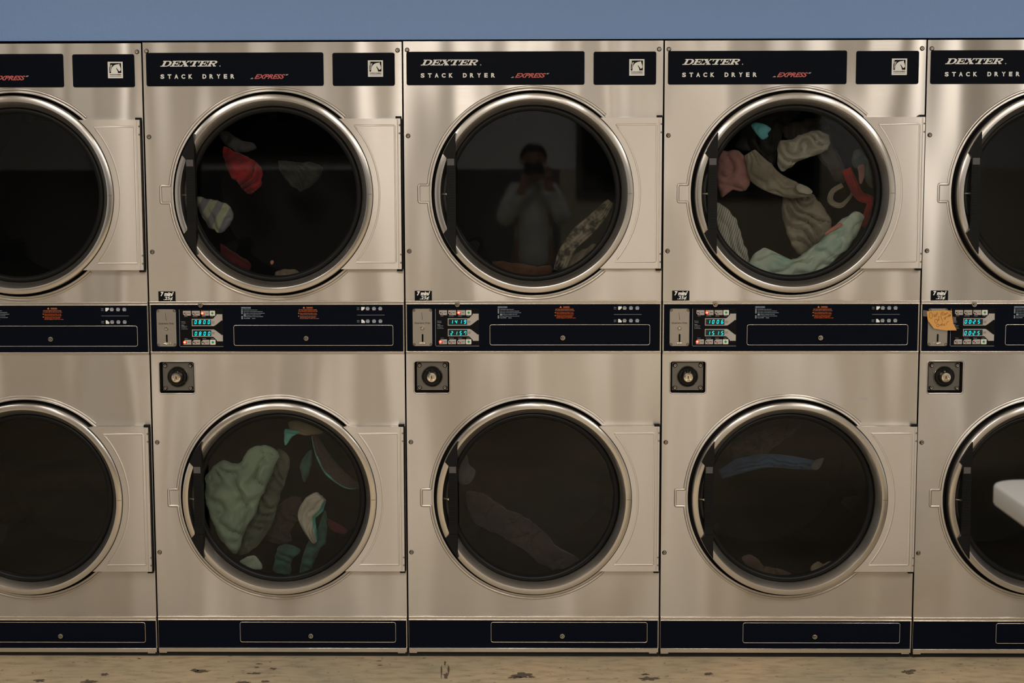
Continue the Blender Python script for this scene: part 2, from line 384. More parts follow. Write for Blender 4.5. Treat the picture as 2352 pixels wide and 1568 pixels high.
def emblem(mb, x0, x1, z0, z1, y):
    W_, H = x1-x0, z1-z0
    def Q(pts, m, yy): mb.face([mb.bm.verts.new((x0+(a-150)/230*W_, yy, z1-(b-228)/254*H)) for a, b in pts], m)
    Q([(150, 228), (380, 228), (380, 482), (150, 482)], M['white'], y)
    Q([(172, 248), (356, 248), (356, 402), (172, 402)], M['ink'], y-.0002)
    horse = [(198, 402), (202, 350), (218, 312), (244, 285), (272, 272), (300, 267), (313, 268), (326, 258), (330, 262), (332, 284), (342, 306), (349, 340), (346, 362), (332, 374), (318, 372), (310, 356), (296, 340), (286, 318), (280, 334), (292, 356), (302, 378), (304, 402)]
    c = [(a, b) for a, b in horse]
    # fan in pieces (the head outline is concave)
    bm2 = bmesh.new(); vs = [bm2.verts.new((a, 0, b)) for a, b in c]; f = bm2.faces.new(vs); r = bmesh.ops.triangulate(bm2, faces=[f])
    for t in bm2.faces: Q([(v.co.x, v.co.z) for v in t.verts], M['white'], y-.0004)
    bm2.free()
    for k in range(6):      # the mane
        b = 280+k*18; a = 206-k*5+abs(k-2)
        Q([(a+6+k, b-6), (a+14-k, b+6), (180-k, b+14)], M['white'], y-.0004)
    Q([(176, 250), (188, 250), (186, 290), (176, 320)], M['white'], y-.0004)
    text_into(mb, 'THOROUGHBRED', x0+.1*W_, x1-.1*W_, z0+.18*H, z0+.25*H, y-.0003, M['ink'], bold=.03)
    Q([(174, 450), (358, 450), (358, 456), (174, 456)], M['ink'], y-.0003)

def make_door(root, zc):
    mb = MB()
    prof = [(0.270, 0.020), (0.2702, -0.004), (0.2715, -0.008), (0.2860, -0.0325), (0.2872, -0.0338), (0.2890, -0.0342),
            (0.3015, -0.0336), (0.3036, -0.0326), (0.3048, -0.0300), (0.3052, -0.026), (0.3052, 0.004)]
    mb.lathe(prof, 0.002, zc, M['ring'], 160)
    # weld seam on the hinge side
    mb.prism([(0.2915, zc-.0006), (0.3045, zc-.0006), (0.3045, zc+.0006), (0.2915, zc+.0006)], -0.0345, -0.033, M['galv'])
    d = mb.build('door', root, smooth=28)
    mb = MB(); mb.lathe([(0.2712, 0.016), (0.2708, 0.006), (0.268, -0.001), (0.262, -0.0035), (0.256, -0.001), (0.2525, 0.0055), (0.2525, 0.016)], 0, zc, M['rubber'], 128)
    mb.build('window_gasket', d, smooth=60)
    mb = MB(); mb.prism(circ(0, zc, 0.2535, 96), 0.0085, 0.0125, M['glass']); mb.build('door_glass', d)
    # handle
    H = MB(); P = M['plastic']; xr = -0.2375
    for s in (1, -1):
        a0 = atan2(0.1855, xr); a1 = atan2(0.122, -0.2775)
        blk = [(xr, s*0.1855)]
        for i in range(5): a = a0+(a1-a0)*i/4; blk.append((0.3015*cos(a), s*0.3015*sin(a)))
        blk += [(-0.2645, s*0.1085), (xr, s*0.1085)]
        H.prism([(x, zc+z) for x, z in blk], -0.045, -0.012, P)
    H.prism([(-0.2650, zc-.1085), (xr, zc-.1085), (xr, zc+.1085), (-0.2650, zc+.1085)], -0.041, -0.014, P)
    for k in range(21):
        z = zc+0.080-k*0.0082
        H.box(-0.2625, -0.2420, -0.0428, -0.040, z-.0024, z+.0024, P)
    h = H.build('door_handle', d, bevel=.0008)
    mb = MB(); mb.box(-0.2628, -0.2415, -0.0435, -0.0405, zc+.0865, zc+.107, M['label']); mb.build('handle_label', d)['label'] = 'small grey square on the black handle'
    mb = MB(); mb.tube([(-0.277, -0.016, zc-.001), (-0.2655, -0.021, zc-.001)], 0.0016, M['chrome'], 8); mb.cyl(-0.2665, zc-.001, .0030, -0.024, -0.019, M['chrome'], 10); mb.build('latch_pin', d)
    # hinge plate with embossed field
    mb = MB(); zt = 0.2305; R = 0.3085
    a = math.asin(zt/R); arc = [(R*cos(a-2*a*i/40), zc+R*sin(a-2*a*i/40)) for i in range(41)]
    poly = [(0.3935, zc-zt), (0.3935, zc+zt)]+arc
    mb.prism(poly, -0.027, -0.002, M['plate'])
    R2 = 0.3275; zi = 0.2095; a = math.asin(zi/R2)
    path = [(R2*cos(a-2*a*i/40), zc+R2*sin(a-2*a*i/40)) for i in range(41)]+[(0.374, zc-zi), (0.3765, zc-zi+.0025), (0.3765, zc+zi-.0025), (0.374, zc+zi)]
    mb.bead(path, 0.0030, 0.0009, -0.027, M['plate'], closed=True)
    mb.bead([(0.3855, zc-zt+.003), (0.3855, zc+zt-.003)], 0.0022, 0.0008, -0.027, M['plate'])
    mb.build('hinge_plate', d, smooth=50, bevel=.0015)
    mb = MB()
    mb.tube([(0.3957, -0.012, zc-zt-.001), (0.3957, -0.012, zc+zt+.001)], 0.0022, M['ink'], 8)
    mb.box(0.378, 0.3955, -0.020, -0.004, zc+zt, zc+zt+.007, M['plastic']); mb.box(0.378, 0.3955, -0.020, -0.004, zc-zt-.007, zc-zt, M['plastic'])
    mb.build('hinge_rod', d, bevel=.001)
    for dz in (zt-.02, zt-.045, -zt+.045, -zt+.02):
        o = add_screw(d, 0.3915, zc+dz, name='hinge_screw', y=-0.027); o.scale = (.38, .6, .38)
    return d

def make_dryer():
    root = empty('stack_dryer', (0, 0, 0))
    # body shell behind the fronts
    mb = MB(); g = M['galv']
    for q in ((-HW, -HW+.002, .004, .88, .02, ZT-.001), (HW-.002, HW, .004, .88, .02, ZT-.001), (-HW, HW, .86, .88, .02, ZT-.001), (-HW, HW, .004, .88, ZT-.003, ZT-.001), (-HW, HW, .006, .88, .02, .03)):
        mb.box(*q, g)
    mb.build('cabinet', root)
    hole_u = circ(0, ZU, 0.3148, 128); hole_l = circ(0, ZL, 0.3148, 128)
    for nm, z0, z1, zc, holes in (('upper_front_panel', 1.1405, ZT, ZU, [hole_u]),
                                  ('lower_front_panel', 0.1345, 0.9745, ZL, [hole_l, rrect(-0.3715, -0.2635, 0.8515, 0.9495, 0.006)])):
        mb = MB(); mb.plate_holes([(-HW, z0), (HW, z0), (HW, z1), (-HW, z1)], holes, 0.0, 0.012, M['steel'])
        # raised rim with the latch tab
        R = 0.3255; path = []; a0 = math.acos(0.222/R)
        n = 110; tz = 0.0268; done = False
        for i in range(n+1):
            a = a0+(2*pi-2*a0)*i/n; x, z = R*cos(a), R*sin(a)
            if x < 0 and abs(z) < tz:
                if not done:
                    xe = -sqrt(R*R-tz*tz)
                    for (px, pz) in ((xe, tz), (xe-.003, tz), (-0.350, tz), (-0.3525, tz-.001), (-0.3535, tz-.004), (-0.3535, 0), (-0.3535, -tz+.004), (-0.3525, -tz+.001), (-0.350, -tz), (xe-.003, -tz), (xe, -tz)):
                        path.append((px, zc+pz))
                    done = True
                continue
            path.append((x, zc+z))
        mb.bead(path, 0.0042, 0.0024, 0.0, M['steel'])
        mb.lathe([(0.3215, -0.0002), (0.3195, -0.0016), (0.3150, -0.0010), (0.3143, 0.012)], 0, zc, M['steel'], 128)
        if nm.startswith('lower'):
            mb.bead(rrect(-0.3735, -0.2615, 0.8495, 0.9515, 0.008), 0.0022, 0.0018, 0.0, M['steel'], closed=True)
        mb.build(nm, root, smooth=50)
        # black throat painting the shade of the door gap, and the drum
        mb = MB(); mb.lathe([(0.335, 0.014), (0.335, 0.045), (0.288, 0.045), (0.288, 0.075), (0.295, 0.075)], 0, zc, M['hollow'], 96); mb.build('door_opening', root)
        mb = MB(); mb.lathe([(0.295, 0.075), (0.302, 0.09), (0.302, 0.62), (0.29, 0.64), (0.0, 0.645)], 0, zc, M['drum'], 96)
        for k in range(3):
            a = radians(90+120*k+12); c, s_ = cos(a), sin(a)
            pts = [(0.300, -0.035), (0.245, -0.010), (0.245, 0.010), (0.300, 0.035)]
            mb.prism([(r*c-t*s_, zc+r*s_+t*c) for r, t in pts], 0.32, 0.60, M['drum'])
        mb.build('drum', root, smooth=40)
        make_door(root, zc)
    for x, z in ((-0.3855, 1.9098), (0.385, 1.9098), (-0.385, 1.649), (-0.3845, 1.2945), (-0.3850, 0.6952), (-0.3865, 0.342)): add_screw(root, x, z)
    # name plates
    mb = MB(); mb.prism(rrect(-0.388, 0.1574, 1.8030, 1.9045, .006), -0.0012, 0.0, M['enamel']); np_ = mb.build('name_plate', root)
    mb = MB(); dexter(mb, -0.3445, -0.1640, 1.8628, 1.8802, -0.0016, M['white']); mb.cyl(-0.1605, 1.8640, .0020, -0.0016, -0.0012, M['grey'], 10); mb.build('brand_lettering', np_)
    mb = MB()
    for n_, (ch, x) in enumerate(zip('STACKDRYER', (-.3445, -.3225, -.3015, -.2800, -.2580, -.2150, -.1935, -.1715, -.1495, -.1285))):
        if n_ == 5: mb.build('model_lettering', np_); mb = MB()
        text_into(mb, ch, x, x+(.0118 if ch not in 'E' else .0105), 1.8258, 1.8393, -0.0014, M['white'], bold=.045, res=4)
    mb.build('model_lettering', np_)
    mb = MB(); text_into(mb, 'EXPRESS', -.0560, .0395, 1.8246, 1.8387, -0.0014, M['red'], bold=.03, shear=.5, res=4)
    for k in range(5):
        z = 1.8262+k*.0025; mb.box(-.056, .0395, -.00185, -.0017, z, z+.0004, M['enamel'])
    mb.build('express_lettering', np_)
    mb = MB(); mb.prism([(-.0690, 1.8246), (-.0600, 1.8246), (-.0590, 1.8275), (-.0625, 1.8285)], -.0016, -.0012, M['grey'])
    mb.prism([(.0420, 1.8387), (.0500, 1.8387), (.0455, 1.8350), (.0405, 1.8350)], -.0016, -.0012, M['grey']); mb.build('express_mark', np_)
    mb = MB(); mb.prism(rrect(0.1851, 0.3762, 1.8026, 1.9028, .006), -0.0012, 0.0, M['enamel']); ep = mb.build('emblem_plate', root)
    mb = MB(); emblem(mb, 0.2939, 0.3401, 1.8301, 1.8798, -0.0016); mb.build('horse_emblem', ep)['label'] = 'white square emblem of a horse head'
    # price sticker
    mb = MB(); mb.prism([(-.3690, 1.1408), (-.3155, 1.1412), (-.3155, 1.1712), (-.3690, 1.1716)], -.0008, 0, M['ink'])
    text_into(mb, '7 min/', -.362, -.3205, 1.1565, 1.1700, -.0010, M['white'], bold=.05, shear=.15, res=3)
    text_into(mb, '.25¢', -.353, -.3235, 1.1422, 1.1550, -.0010, M['white'], bold=.02, shear=.15, res=3)
    mb.build('price_sticker', root)['label'] = 'black sticker reading 7 min/.25¢'
    # rails
    for nm, z0, z1 in (('upper_rail', 1.1290, 1.1405), ('lower_rail', 0.9745, 0.9832), ('kick_rail', 0.1215, 0.1345)):
        mb = MB(); mb.box(-HW, HW, -0.002, 0.012, z0, z1, M['rail'])
        hi = (z0+.0017, z1-.0012) if nm != 'lower_rail' else (z1-.0015,)
        for z in hi:
            mb.tube([(-HW, -0.0035, z), (HW, -0.0035, z)], 0.0017, M['rail'], 10)
        mb.build(nm, root, smooth=50, bevel=.0006)
    # control band
    mb = MB(); mb.box(-HW, HW, 0.0, 0.012, 0.9835, 1.1289, M['rail']); mb.box(-HW+.0035, HW-.0035, -0.0006, 0.0, 0.9833, 1.1289, M['enamel'])
    cb = mb.build('control_panel', root); Y = -0.0009
    mb = MB(); W1 = M['bluegrey']; text_into(mb, 'INSTRUCTIONS', -.1107, -.0810, 1.1188, 1.1224, Y, W1, bold=.02); mb.box(-.1107, -.0810, Y-.0002, Y, 1.1172, 1.1176, W1)
    z = 1.1115
    for ln, xe, num in (('Load laundry, close dryer door', -.0600, '1'), ('Insert coins / card to purchase drying time', -.0440, '2'), ('Select upper or lower dryer by pressing desired', -.0385, '3'),
                        ('temperature setting for that dryer', -.0500, ''), ('Display will change to show time purchased', -.0435, '4'), ('Press START      button', -.0675, '5')):
        x0 = -.1035 if num else -.0955
        text_into(mb, ln, x0, xe, z, z+.0030, Y, W1, bold=.012)
        if num:
            mb.prism([(-.1107, z-.0006), (-.1067, z-.0006), (-.1067, z+.0036), (-.1107, z+.0036)], Y-.0001, Y, M['grey']); text_into(mb, num, -.1094, -.1080, z+.0001, z+.0028, Y-.0003, M['enamel'])
        else: mb.box(-.1035, -.0970, Y-.0002, Y, z-.0006, z+.0034, M['grey'])
        z -= .0052
    mb.build('instruction_text', cb)['label'] = 'pale blue printed instructions'
    mb = MB(); O = M['orange']; mb.prism([(.0815, 1.1180), (.0885, 1.1180), (.0850, 1.1236)], Y-.0002, Y, M['orange_hi'])
    text_into(mb, 'WARNING:', .0925, .1130, 1.1184, 1.1226, Y, M['orange'], bold=.03); mb.box(.0925, .1130, Y-.0002, Y, 1.1171, 1.1175, O)
    for ln, a, b, z in (('DRY ONLY FABRICS WASHED IN WATER', .0690, .1255, 1.1118), ('TO AVOID RISK OF FIRE, DO NOT DRY', .0675, .1280, 1.1070),
                        ('Items containing foam rubber, or any', .0722, .1245, 1.1012), ('similarly textured rubber like materials', .0722, .1260, 1.0974),
                        ('Any items to which you have used a', .0722, .1240, 1.0922), ('cleaning solvent, such as gasoline,', .0722, .1215, 1.0884), ('kerosene, degreaser, or other oils or waxes', .0722, .1315, 1.0846)):
        text_into(mb, ln, a, b, z, z+.0031, Y, O, bold=.02)
    for z in (1.1028, 1.0937): mb.cyl(.0685, z, .0016, Y-.0002, Y, M['orange_hi'], 10)
    mb.build('warning_text', cb)['label'] = 'orange printed warning'
    mb = MB()
    for zc, s, a in ((1.1168, -1, 'Upper'), (1.0775, 1, 'Lower')):
        text_into(mb, a, .2506, .2585, zc+.0008, zc+.0040, Y, M['grey'], bold=.02); text_into(mb, 'Dryer', .2506, .2585, zc-.0042, zc-.0012, Y, M['grey'], bold=.02)
        x = .2640; p = [(x, -.0053), (x+.0045, -.0053), (x+.0108, 0.0005), (x+.0108, .0053), (x, .0053)]
        mb.prism([(q, zc+(t if s < 0 else -t)) for q, t in p], Y-.0002, Y, M['white'])
        for k in range(3):
            x = .2785+.0197*k; mb.prism([(x+.001, zc-.0050), (x+.0098, zc-.0050), (x+.0118, zc+.0022), (x-.001, zc+.0022)], Y-.0002, Y, M['grey'])
            mb.prism([(x+.0002, zc+.0030), (x+.0106, zc+.0030), (x+.0085, zc+.0055), (x+.002, zc+.0055)], Y-.0002, Y, M['grey'])
            mb.box(x+.001, x+.0098, Y-.0004, Y-.0002, zc-.0008, zc-.0004, M['enamel'])
    mb.box(.2506, .3366, Y-.0002, Y, 1.0965, 1.0973, M['grey']); mb.build('load_icons', cb)['label'] = 'grey basket symbols'
    lock(cb, -.2360, 1.1290, -0.004)
    # lint door of the control band
    def access(nm, x0, x1, z0, z1, yb, lx, lz, parent):
        mb = MB(); mb.prism(rrect(x0, x1, z0, z1, .006), yb-.0022, yb, M['enamel'])
        mb.bead(rrect(x0, x1, z0, z1, .006), .0011, .0010, yb-.0020, M['rail'], closed=True)
        d = mb.build(nm, parent, smooth=50); lock(d, lx, lz, yb-.002, .0088)
    access('coin_box_door', -.1353, .3625, 1.0020, 1.0653, -.0006, .0918, 1.0249, root)
    # coin acceptor
    mb = MB(); mb.prism(rrect(-.3763, -.3148, .9985, 1.1160, .006), -.0042, -.0006, M['coin'])
    cn = mb.build('coin_acceptor', root, bevel=.0009); Y = -.0044
    mb = MB(); mb.prism([(-.3478, 1.1042), (-.3470, 1.1042), (-.3452, 1.0805), (-.3462, 1.0805)], Y-.0002, Y, M['ink']); mb.build('coin_slot', cn)
    mb = MB(); text_into(mb, 'Quarters Only', -.3705, -.3215, 1.0672, 1.0740, Y, M['ink'], bold=.01); mb.build('coin_lettering', cn)
    mb = MB(); mb.lathe([(0, -.011), (.004, -.0105), (.0062, -.008), (.0066, -.0042)], -.3458, 1.0560, M['chrome'], 18); mb.build('return_button', cn)
    mb = MB(); mb.prism(rrect(-.3478, -.3425, 1.0110, 1.0368, .0024), Y-.0003, Y, M['ink']); mb.build('return_slot', cn)
    mb = MB(); mb.lathe([(0.0125, -.0045), (.0125, -.0060), (.0100, -.0075), (.007, -.006), (.0, -.0055)], 0, 0, M['chrome'], 22)
    for v in mb.bm.verts: v.co.z *= .33; v.co.x += -.3452; v.co.z += 1.0092
    mb.build('return_tray', cn)
    for x in (-.3715, -.3195):
        for z in (1.1110, 1.0040): o = add_screw(cn, x, z, name='plate_screw', y=-.0042); o.scale = (.62, .5, .62)
    # keypad
    mb = MB(); mb.prism(rrect(-.3050, -.1690, .9990, 1.1165, .003), -.0011, -.0006, M['ink'])
    kp = mb.build('keypad', root); Y = -.0013
    mb = MB()
    mb.box(-.3056, -.3047, Y-.0003, Y, 1.000, 1.1150, M['grey']); mb.box(-.3040, -.1690, Y-.0004, Y, .9982, .9992, M['key'])
    for tx, x0, x1, z in (('Payment', -.2990, -.2870, 1.0750), ('Accepted', -.2990, -.2860, 1.0708), ('Select', -.2990, -.2900, 1.0648), ('Temperature', -.2990, -.2810, 1.0606), ('for Upper or', -.2990, -.2815, 1.0564), ('Lower Dryers', -.2990, -.2795, 1.0522)):
        text_into(mb, tx, x0, x1, z, z+.0030, Y, M['grey'], bold=.01)
    for k, tx in enumerate(('Regular', 'Perm Press', 'Delicate', 'START')):
        xx = (-.2905, -.2640, -.2350, -.2085)[k]; ww = (.0105, .0150, .0115, .0095)[k]
        text_into(mb, tx, xx+.001, xx+.001+ww, 1.0915, 1.0940, Y, M['grey'], bold=.01); text_into(mb, tx, xx+.001, xx+.001+ww, 1.0222, 1.0247, Y, M['grey'], bold=.01)
    mb.build('keypad_print', kp)
    for s, zc in ((1, 1.1032), (-1, 1.0122)):
        for k, x0 in enumerate((-.2930, -.2648, -.2365)):
            x0 -= (.0006 if s < 0 else 0); x1 = x0+.0245; h = .0075; c = .005
            p = [(x0+c, -h), (x1, -h), (x1, h), (x0, h), (x0, -h+c)]
            mb = MB(); mb.prism([(a, zc+s*b) for a, b in p], -.0030, -.0011, M['key'])
            mb.cyl(x0+.0042, zc, .0021, -.0032, -.0030, M['ink'], 10)
            mb.box(x0+.0082, x0+.0098, -.0032, -.0030, zc-.0038, zc+.0045-.002*k, M['darkred']); mb.cyl(x0+.0090, zc-.0036, .0020, -.0032, -.0030, M['darkred'], 10)
            text_into(mb, ('HIGH', 'MED', 'LOW')[k], x0+.0135, x0+.0220, zc-.0013, zc+.0013, -.0031, M['ink'], bold=.02)
            mb.build('temperature_button', kp, bevel=.0004)
        x0 = -.2098-(.0006 if s < 0 else 0); mb = MB(); mb.prism(rrect(x0, x0+.0172, zc-.0078, zc+.0078, .002), -.0030, -.0011, M['keywhite'])
        xc = x0+.0086; mb.prism([(xc-.0048, zc), (xc, zc-.0048), (xc+.0048, zc), (xc, zc+.0048)], -.0032, -.0030, M['green']); mb.build('start_button', kp, bevel=.0004)
    for s, zd, zz in ((1, 1.0741, 'Upper'), (-1, 1.0408, 'Lower')):
        K = M['key']
        # frame with its arrow tail
        mb = MB(); e = .0113
        F = [(-.2664, -e), (-.1975, -e), (-.1915, -e+.0035), (-.1722, .0070), (-.1702, .0052), (-.1702, .0258), (-.1895, .0258), (-.1880, .0240), (-.1990, .0122), (-.2035, e), (-.2664, e)]
        bm2 = bmesh.new(); f = bm2.faces.new([bm2.verts.new((a, 0, b)) for a, b in F]); bmesh.ops.triangulate(bm2, faces=[f])
        for t in bm2.faces: mb.face([mb.bm.verts.new((v.co.x, Y-.0003, zd+s*v.co.z)) for v in t.verts], K)
        bm2.free()
        text_into(mb, zz, -.2035, -.1945, zd+.0008, zd+.0034, Y-.0005, M['ink'], bold=.02); text_into(mb, 'Dryer', -.2035, -.1950, zd-.0036, zd-.0010, Y-.0005, M['ink'], bold=.02)
        mb.build('display_arrow', kp)
        mb = MB(); mb.box(-.2640, -.2062, Y-.0009, Y-.0003, zd-.0089, zd+.0089, M['lcd']); mb.build('time_display', kp)
    # lock box recess
    mb = MB()
    for q in ((-.3735, -.3715, .012, .05, .8495, .9515), (-.2635, -.2615, .012, .05, .8495, .9515), (-.3735, -.2615, .012, .05, .9495, .9515), (-.3735, -.2615, .012, .05, .8495, .8515), (-.3735, -.2615, .048, .05, .8495, .9515)):
        mb.box(*q, M['hollow'])
    mb.build('lock_recess', root)
    mb = MB(); mb.prism(rrect(-.3660, -.2680, .8570, .9460, .003), .016, .020, M['boxplate']); lb = mb.build('lock_plate', root, bevel=.0008)
    cx, cz = -.3175, .9015
    mb = MB(); mb.lathe([(.0335, .016), (.0335, .013), (.0315, .0115), (.0310, .013)], cx, cz, M['chrome'], 48)
    mb.lathe([(.0312, .0125), (.0300, .006), (.026, .002), (.020, .006), (.0165, .010), (.0, .010)], cx, cz, mat('gloss_black', (.008, .008, .008), .12), 48); mb.build('lock_collar', lb, smooth=60)
    mb = MB(); mb.lathe([(.0160, .010), (.0160, -.010), (.0140, -.0135), (.0095, -.0140), (.0085, -.0115), (.0070, -.0115), (.0, -.0115)], cx, cz, M['chrome'], 32)
    mb.box(cx-.0013, cx+.0013, -.0120, -.0112, cz-.0045, cz+.0045, M['ink']); mb.build('lock_cylinder', lb, smooth=40)
    for x in (-.3570, -.2770):
        for z in (.8660, .9370): o = add_screw(lb, x, z, name='plate_screw', y=.016); o.scale = (1.15, 1.6, 1.15)
    # kick panel
    mb = MB(); mb.box(-HW, HW, .0, .012, .0326, .1214, M['rail']); mb.box(-HW+.0008, HW-.0030, -.0006, 0, .0326, .1214, M['enamel']); mb.build('kick_panel', root)
    access('lower_access_door', -.1350, .3610, .0506, .1154, -.0006, .0913, .0725, root)
    mb = MB(); mb.box(-HW+.001, HW-.001, -.004, .03, .0185, .0326, M['rail']); mb.tube([(-HW+.001, -.004, .0310), (HW-.001, -.004, .0310)], .0016, M['rail'], 8)
    mb.build('base_rail', root, bevel=.0008)
    for x in (-HW+.008, HW-.024):
        mb = MB(); mb.box(x-.006, x+.018, -.002, .010, .0145, .0185, M['rail']); mb.build('base_bracket', root)
    for x in (-.33, .33):
        for y in (.14, .78): mb = MB(); mb.cyl(0, 0, .02, 0, 1, M['ink'], 16); o = None; mb.bm.free(); mb = MB(); mb.box(x-.025, x+.025, y-.025, y+.025, 0, .02, M['hollow']); mb.build('foot', root)
    mb = MB(); mb.box(-HW, HW, .012, .02, .0, .0150, M['hollow']); mb.build('base_shadow_strip', root)  # black strip painting the shadow under the base rail
    return root

G = 'stainless stack dryers in a row along the wall'
d0 = make_dryer()
labels = ['stainless stack dryer at the left end, both drums empty and dark',
          'stainless stack dryer with red garment in upper drum and green towel in lower drum',
          'middle stainless stack dryer whose upper window mirrors the person with a camera',
          'stainless stack dryer with a pale mint blanket lying in its upper drum',
          'stainless stack dryer at the right end with an orange note taped over its coin slot']
D = []
for i in range(5):
    o = d0 if i == 0 else copy_tree(d0)
    tag(o, labels[i], 'dryer', G); D.append(o)
for i, o in enumerate(D):
    o.location = ((i-2)*0.8, 0, (-.003, -.001, 0, -.0005, -.001)[i])

# what differs from dryer to dryer: lit digits and lit lamps
SEG = {'0': 'abcdef', '1': 'bc', '2': 'abged', '3': 'abgcd', '4': 'fgbc', '5': 'afgcd', '6': 'afgecd', '7': 'abcf', '8': 'abcdefg', '9': 'abcdfg'}
def digits(mb, s, xs, zc, y, h=.0108, w_=.0050):
    t = .0020
    for ch, x0 in zip(s, xs):
        for sg in SEG[ch]:
            hz = {'a': h, 'g': h/2, 'd': 0}
            if sg in hz:
                z = hz[sg]; a, b, c, d = .0006, w_-.0006, z-t/2, z+t/2
            else:
                x = {'f': 0, 'e': 0, 'b': w_, 'c': w_}[sg]; z0 = h/2 if sg in 'fb' else 0; a, b, c, d = x-t/2, x+t/2, z0+.0006, z0+h/2-.0006
            sh = .16
            mb.face([mb.bm.verts.new((x0+px+sh*pz, y, zc-h/2+pz)) for px, pz in ((a, c), (b, c), (b, d), (a, d))], M['cyan'])
def keypad_of(root): return [c for c in kids(root) if c.name.startswith('keypad')][0]
XS4 = (-.2575, -.2440, -.2300, -.2160)
XS5 = (-.2620, -.2490, -.2360, -.2220)
for i, up, lo, lit in ((1, '0800', '0800', (2, 3)), (2, '1419', '2157', (2, 3)), (3, '1006', '1515', (1, 3)), (4, '0025', '0025', ())):
    kp = keypad_of(D[i]); xs = XS4 if i < 4 else XS5; y = -.0024
    for s, zd in ((up, 1.0745 if i != 1 else 1.0755), (lo, 1.0392)):
        mb = MB(); digits(mb, s, xs, zd, y)
        if i == 4: mb.face([mb.bm.verts.new((a, y, b)) for a, b in ((-.2400, zd-.0006), (-.2378, zd-.0006), (-.2378, zd+.0006), (-.2400, zd+.0006))], M['cyan'])
        mb.build('display_digits', kp)['label'] = 'glowing cyan digits'
    for k in lit:
        x, z = ((-.2888, 1.1032), (-.2606, 1.1032), (-.2323, 1.1032), (-.2896, 1.0122))[k]
        mb = MB(); mb.lathe([(0, -.0046), (.0024, -.0042), (.0034, -.0033)], x, z, M['led'], 14); mb.lathe([(.0034, -.0036), (.0052, -.0034), (.0056, -.0030)], x, z, M['ledhalo'], 16)
        mb.build('indicator_lamp', kp)['label'] = 'lit red lamp'
# scraped tape residue on the lower panel of the fourth dryer
mb = MB()
def W3(x, y, Y=0.0): p = at(x, y, Y); return p
c = [at(*q, -.0005) for q in ((1957, 915), (1966, 911), (1974, 913), (1980, 911), (1995, 912), (1992, 917), (1978, 917), (1973, 918), (1960, 920))]
mb.prism([(p.x-.8, p.z) for p in c], -.0006, 0, M['key']); mb.build('tape_residue', D[3])['label'] = 'torn pale tape scrap'

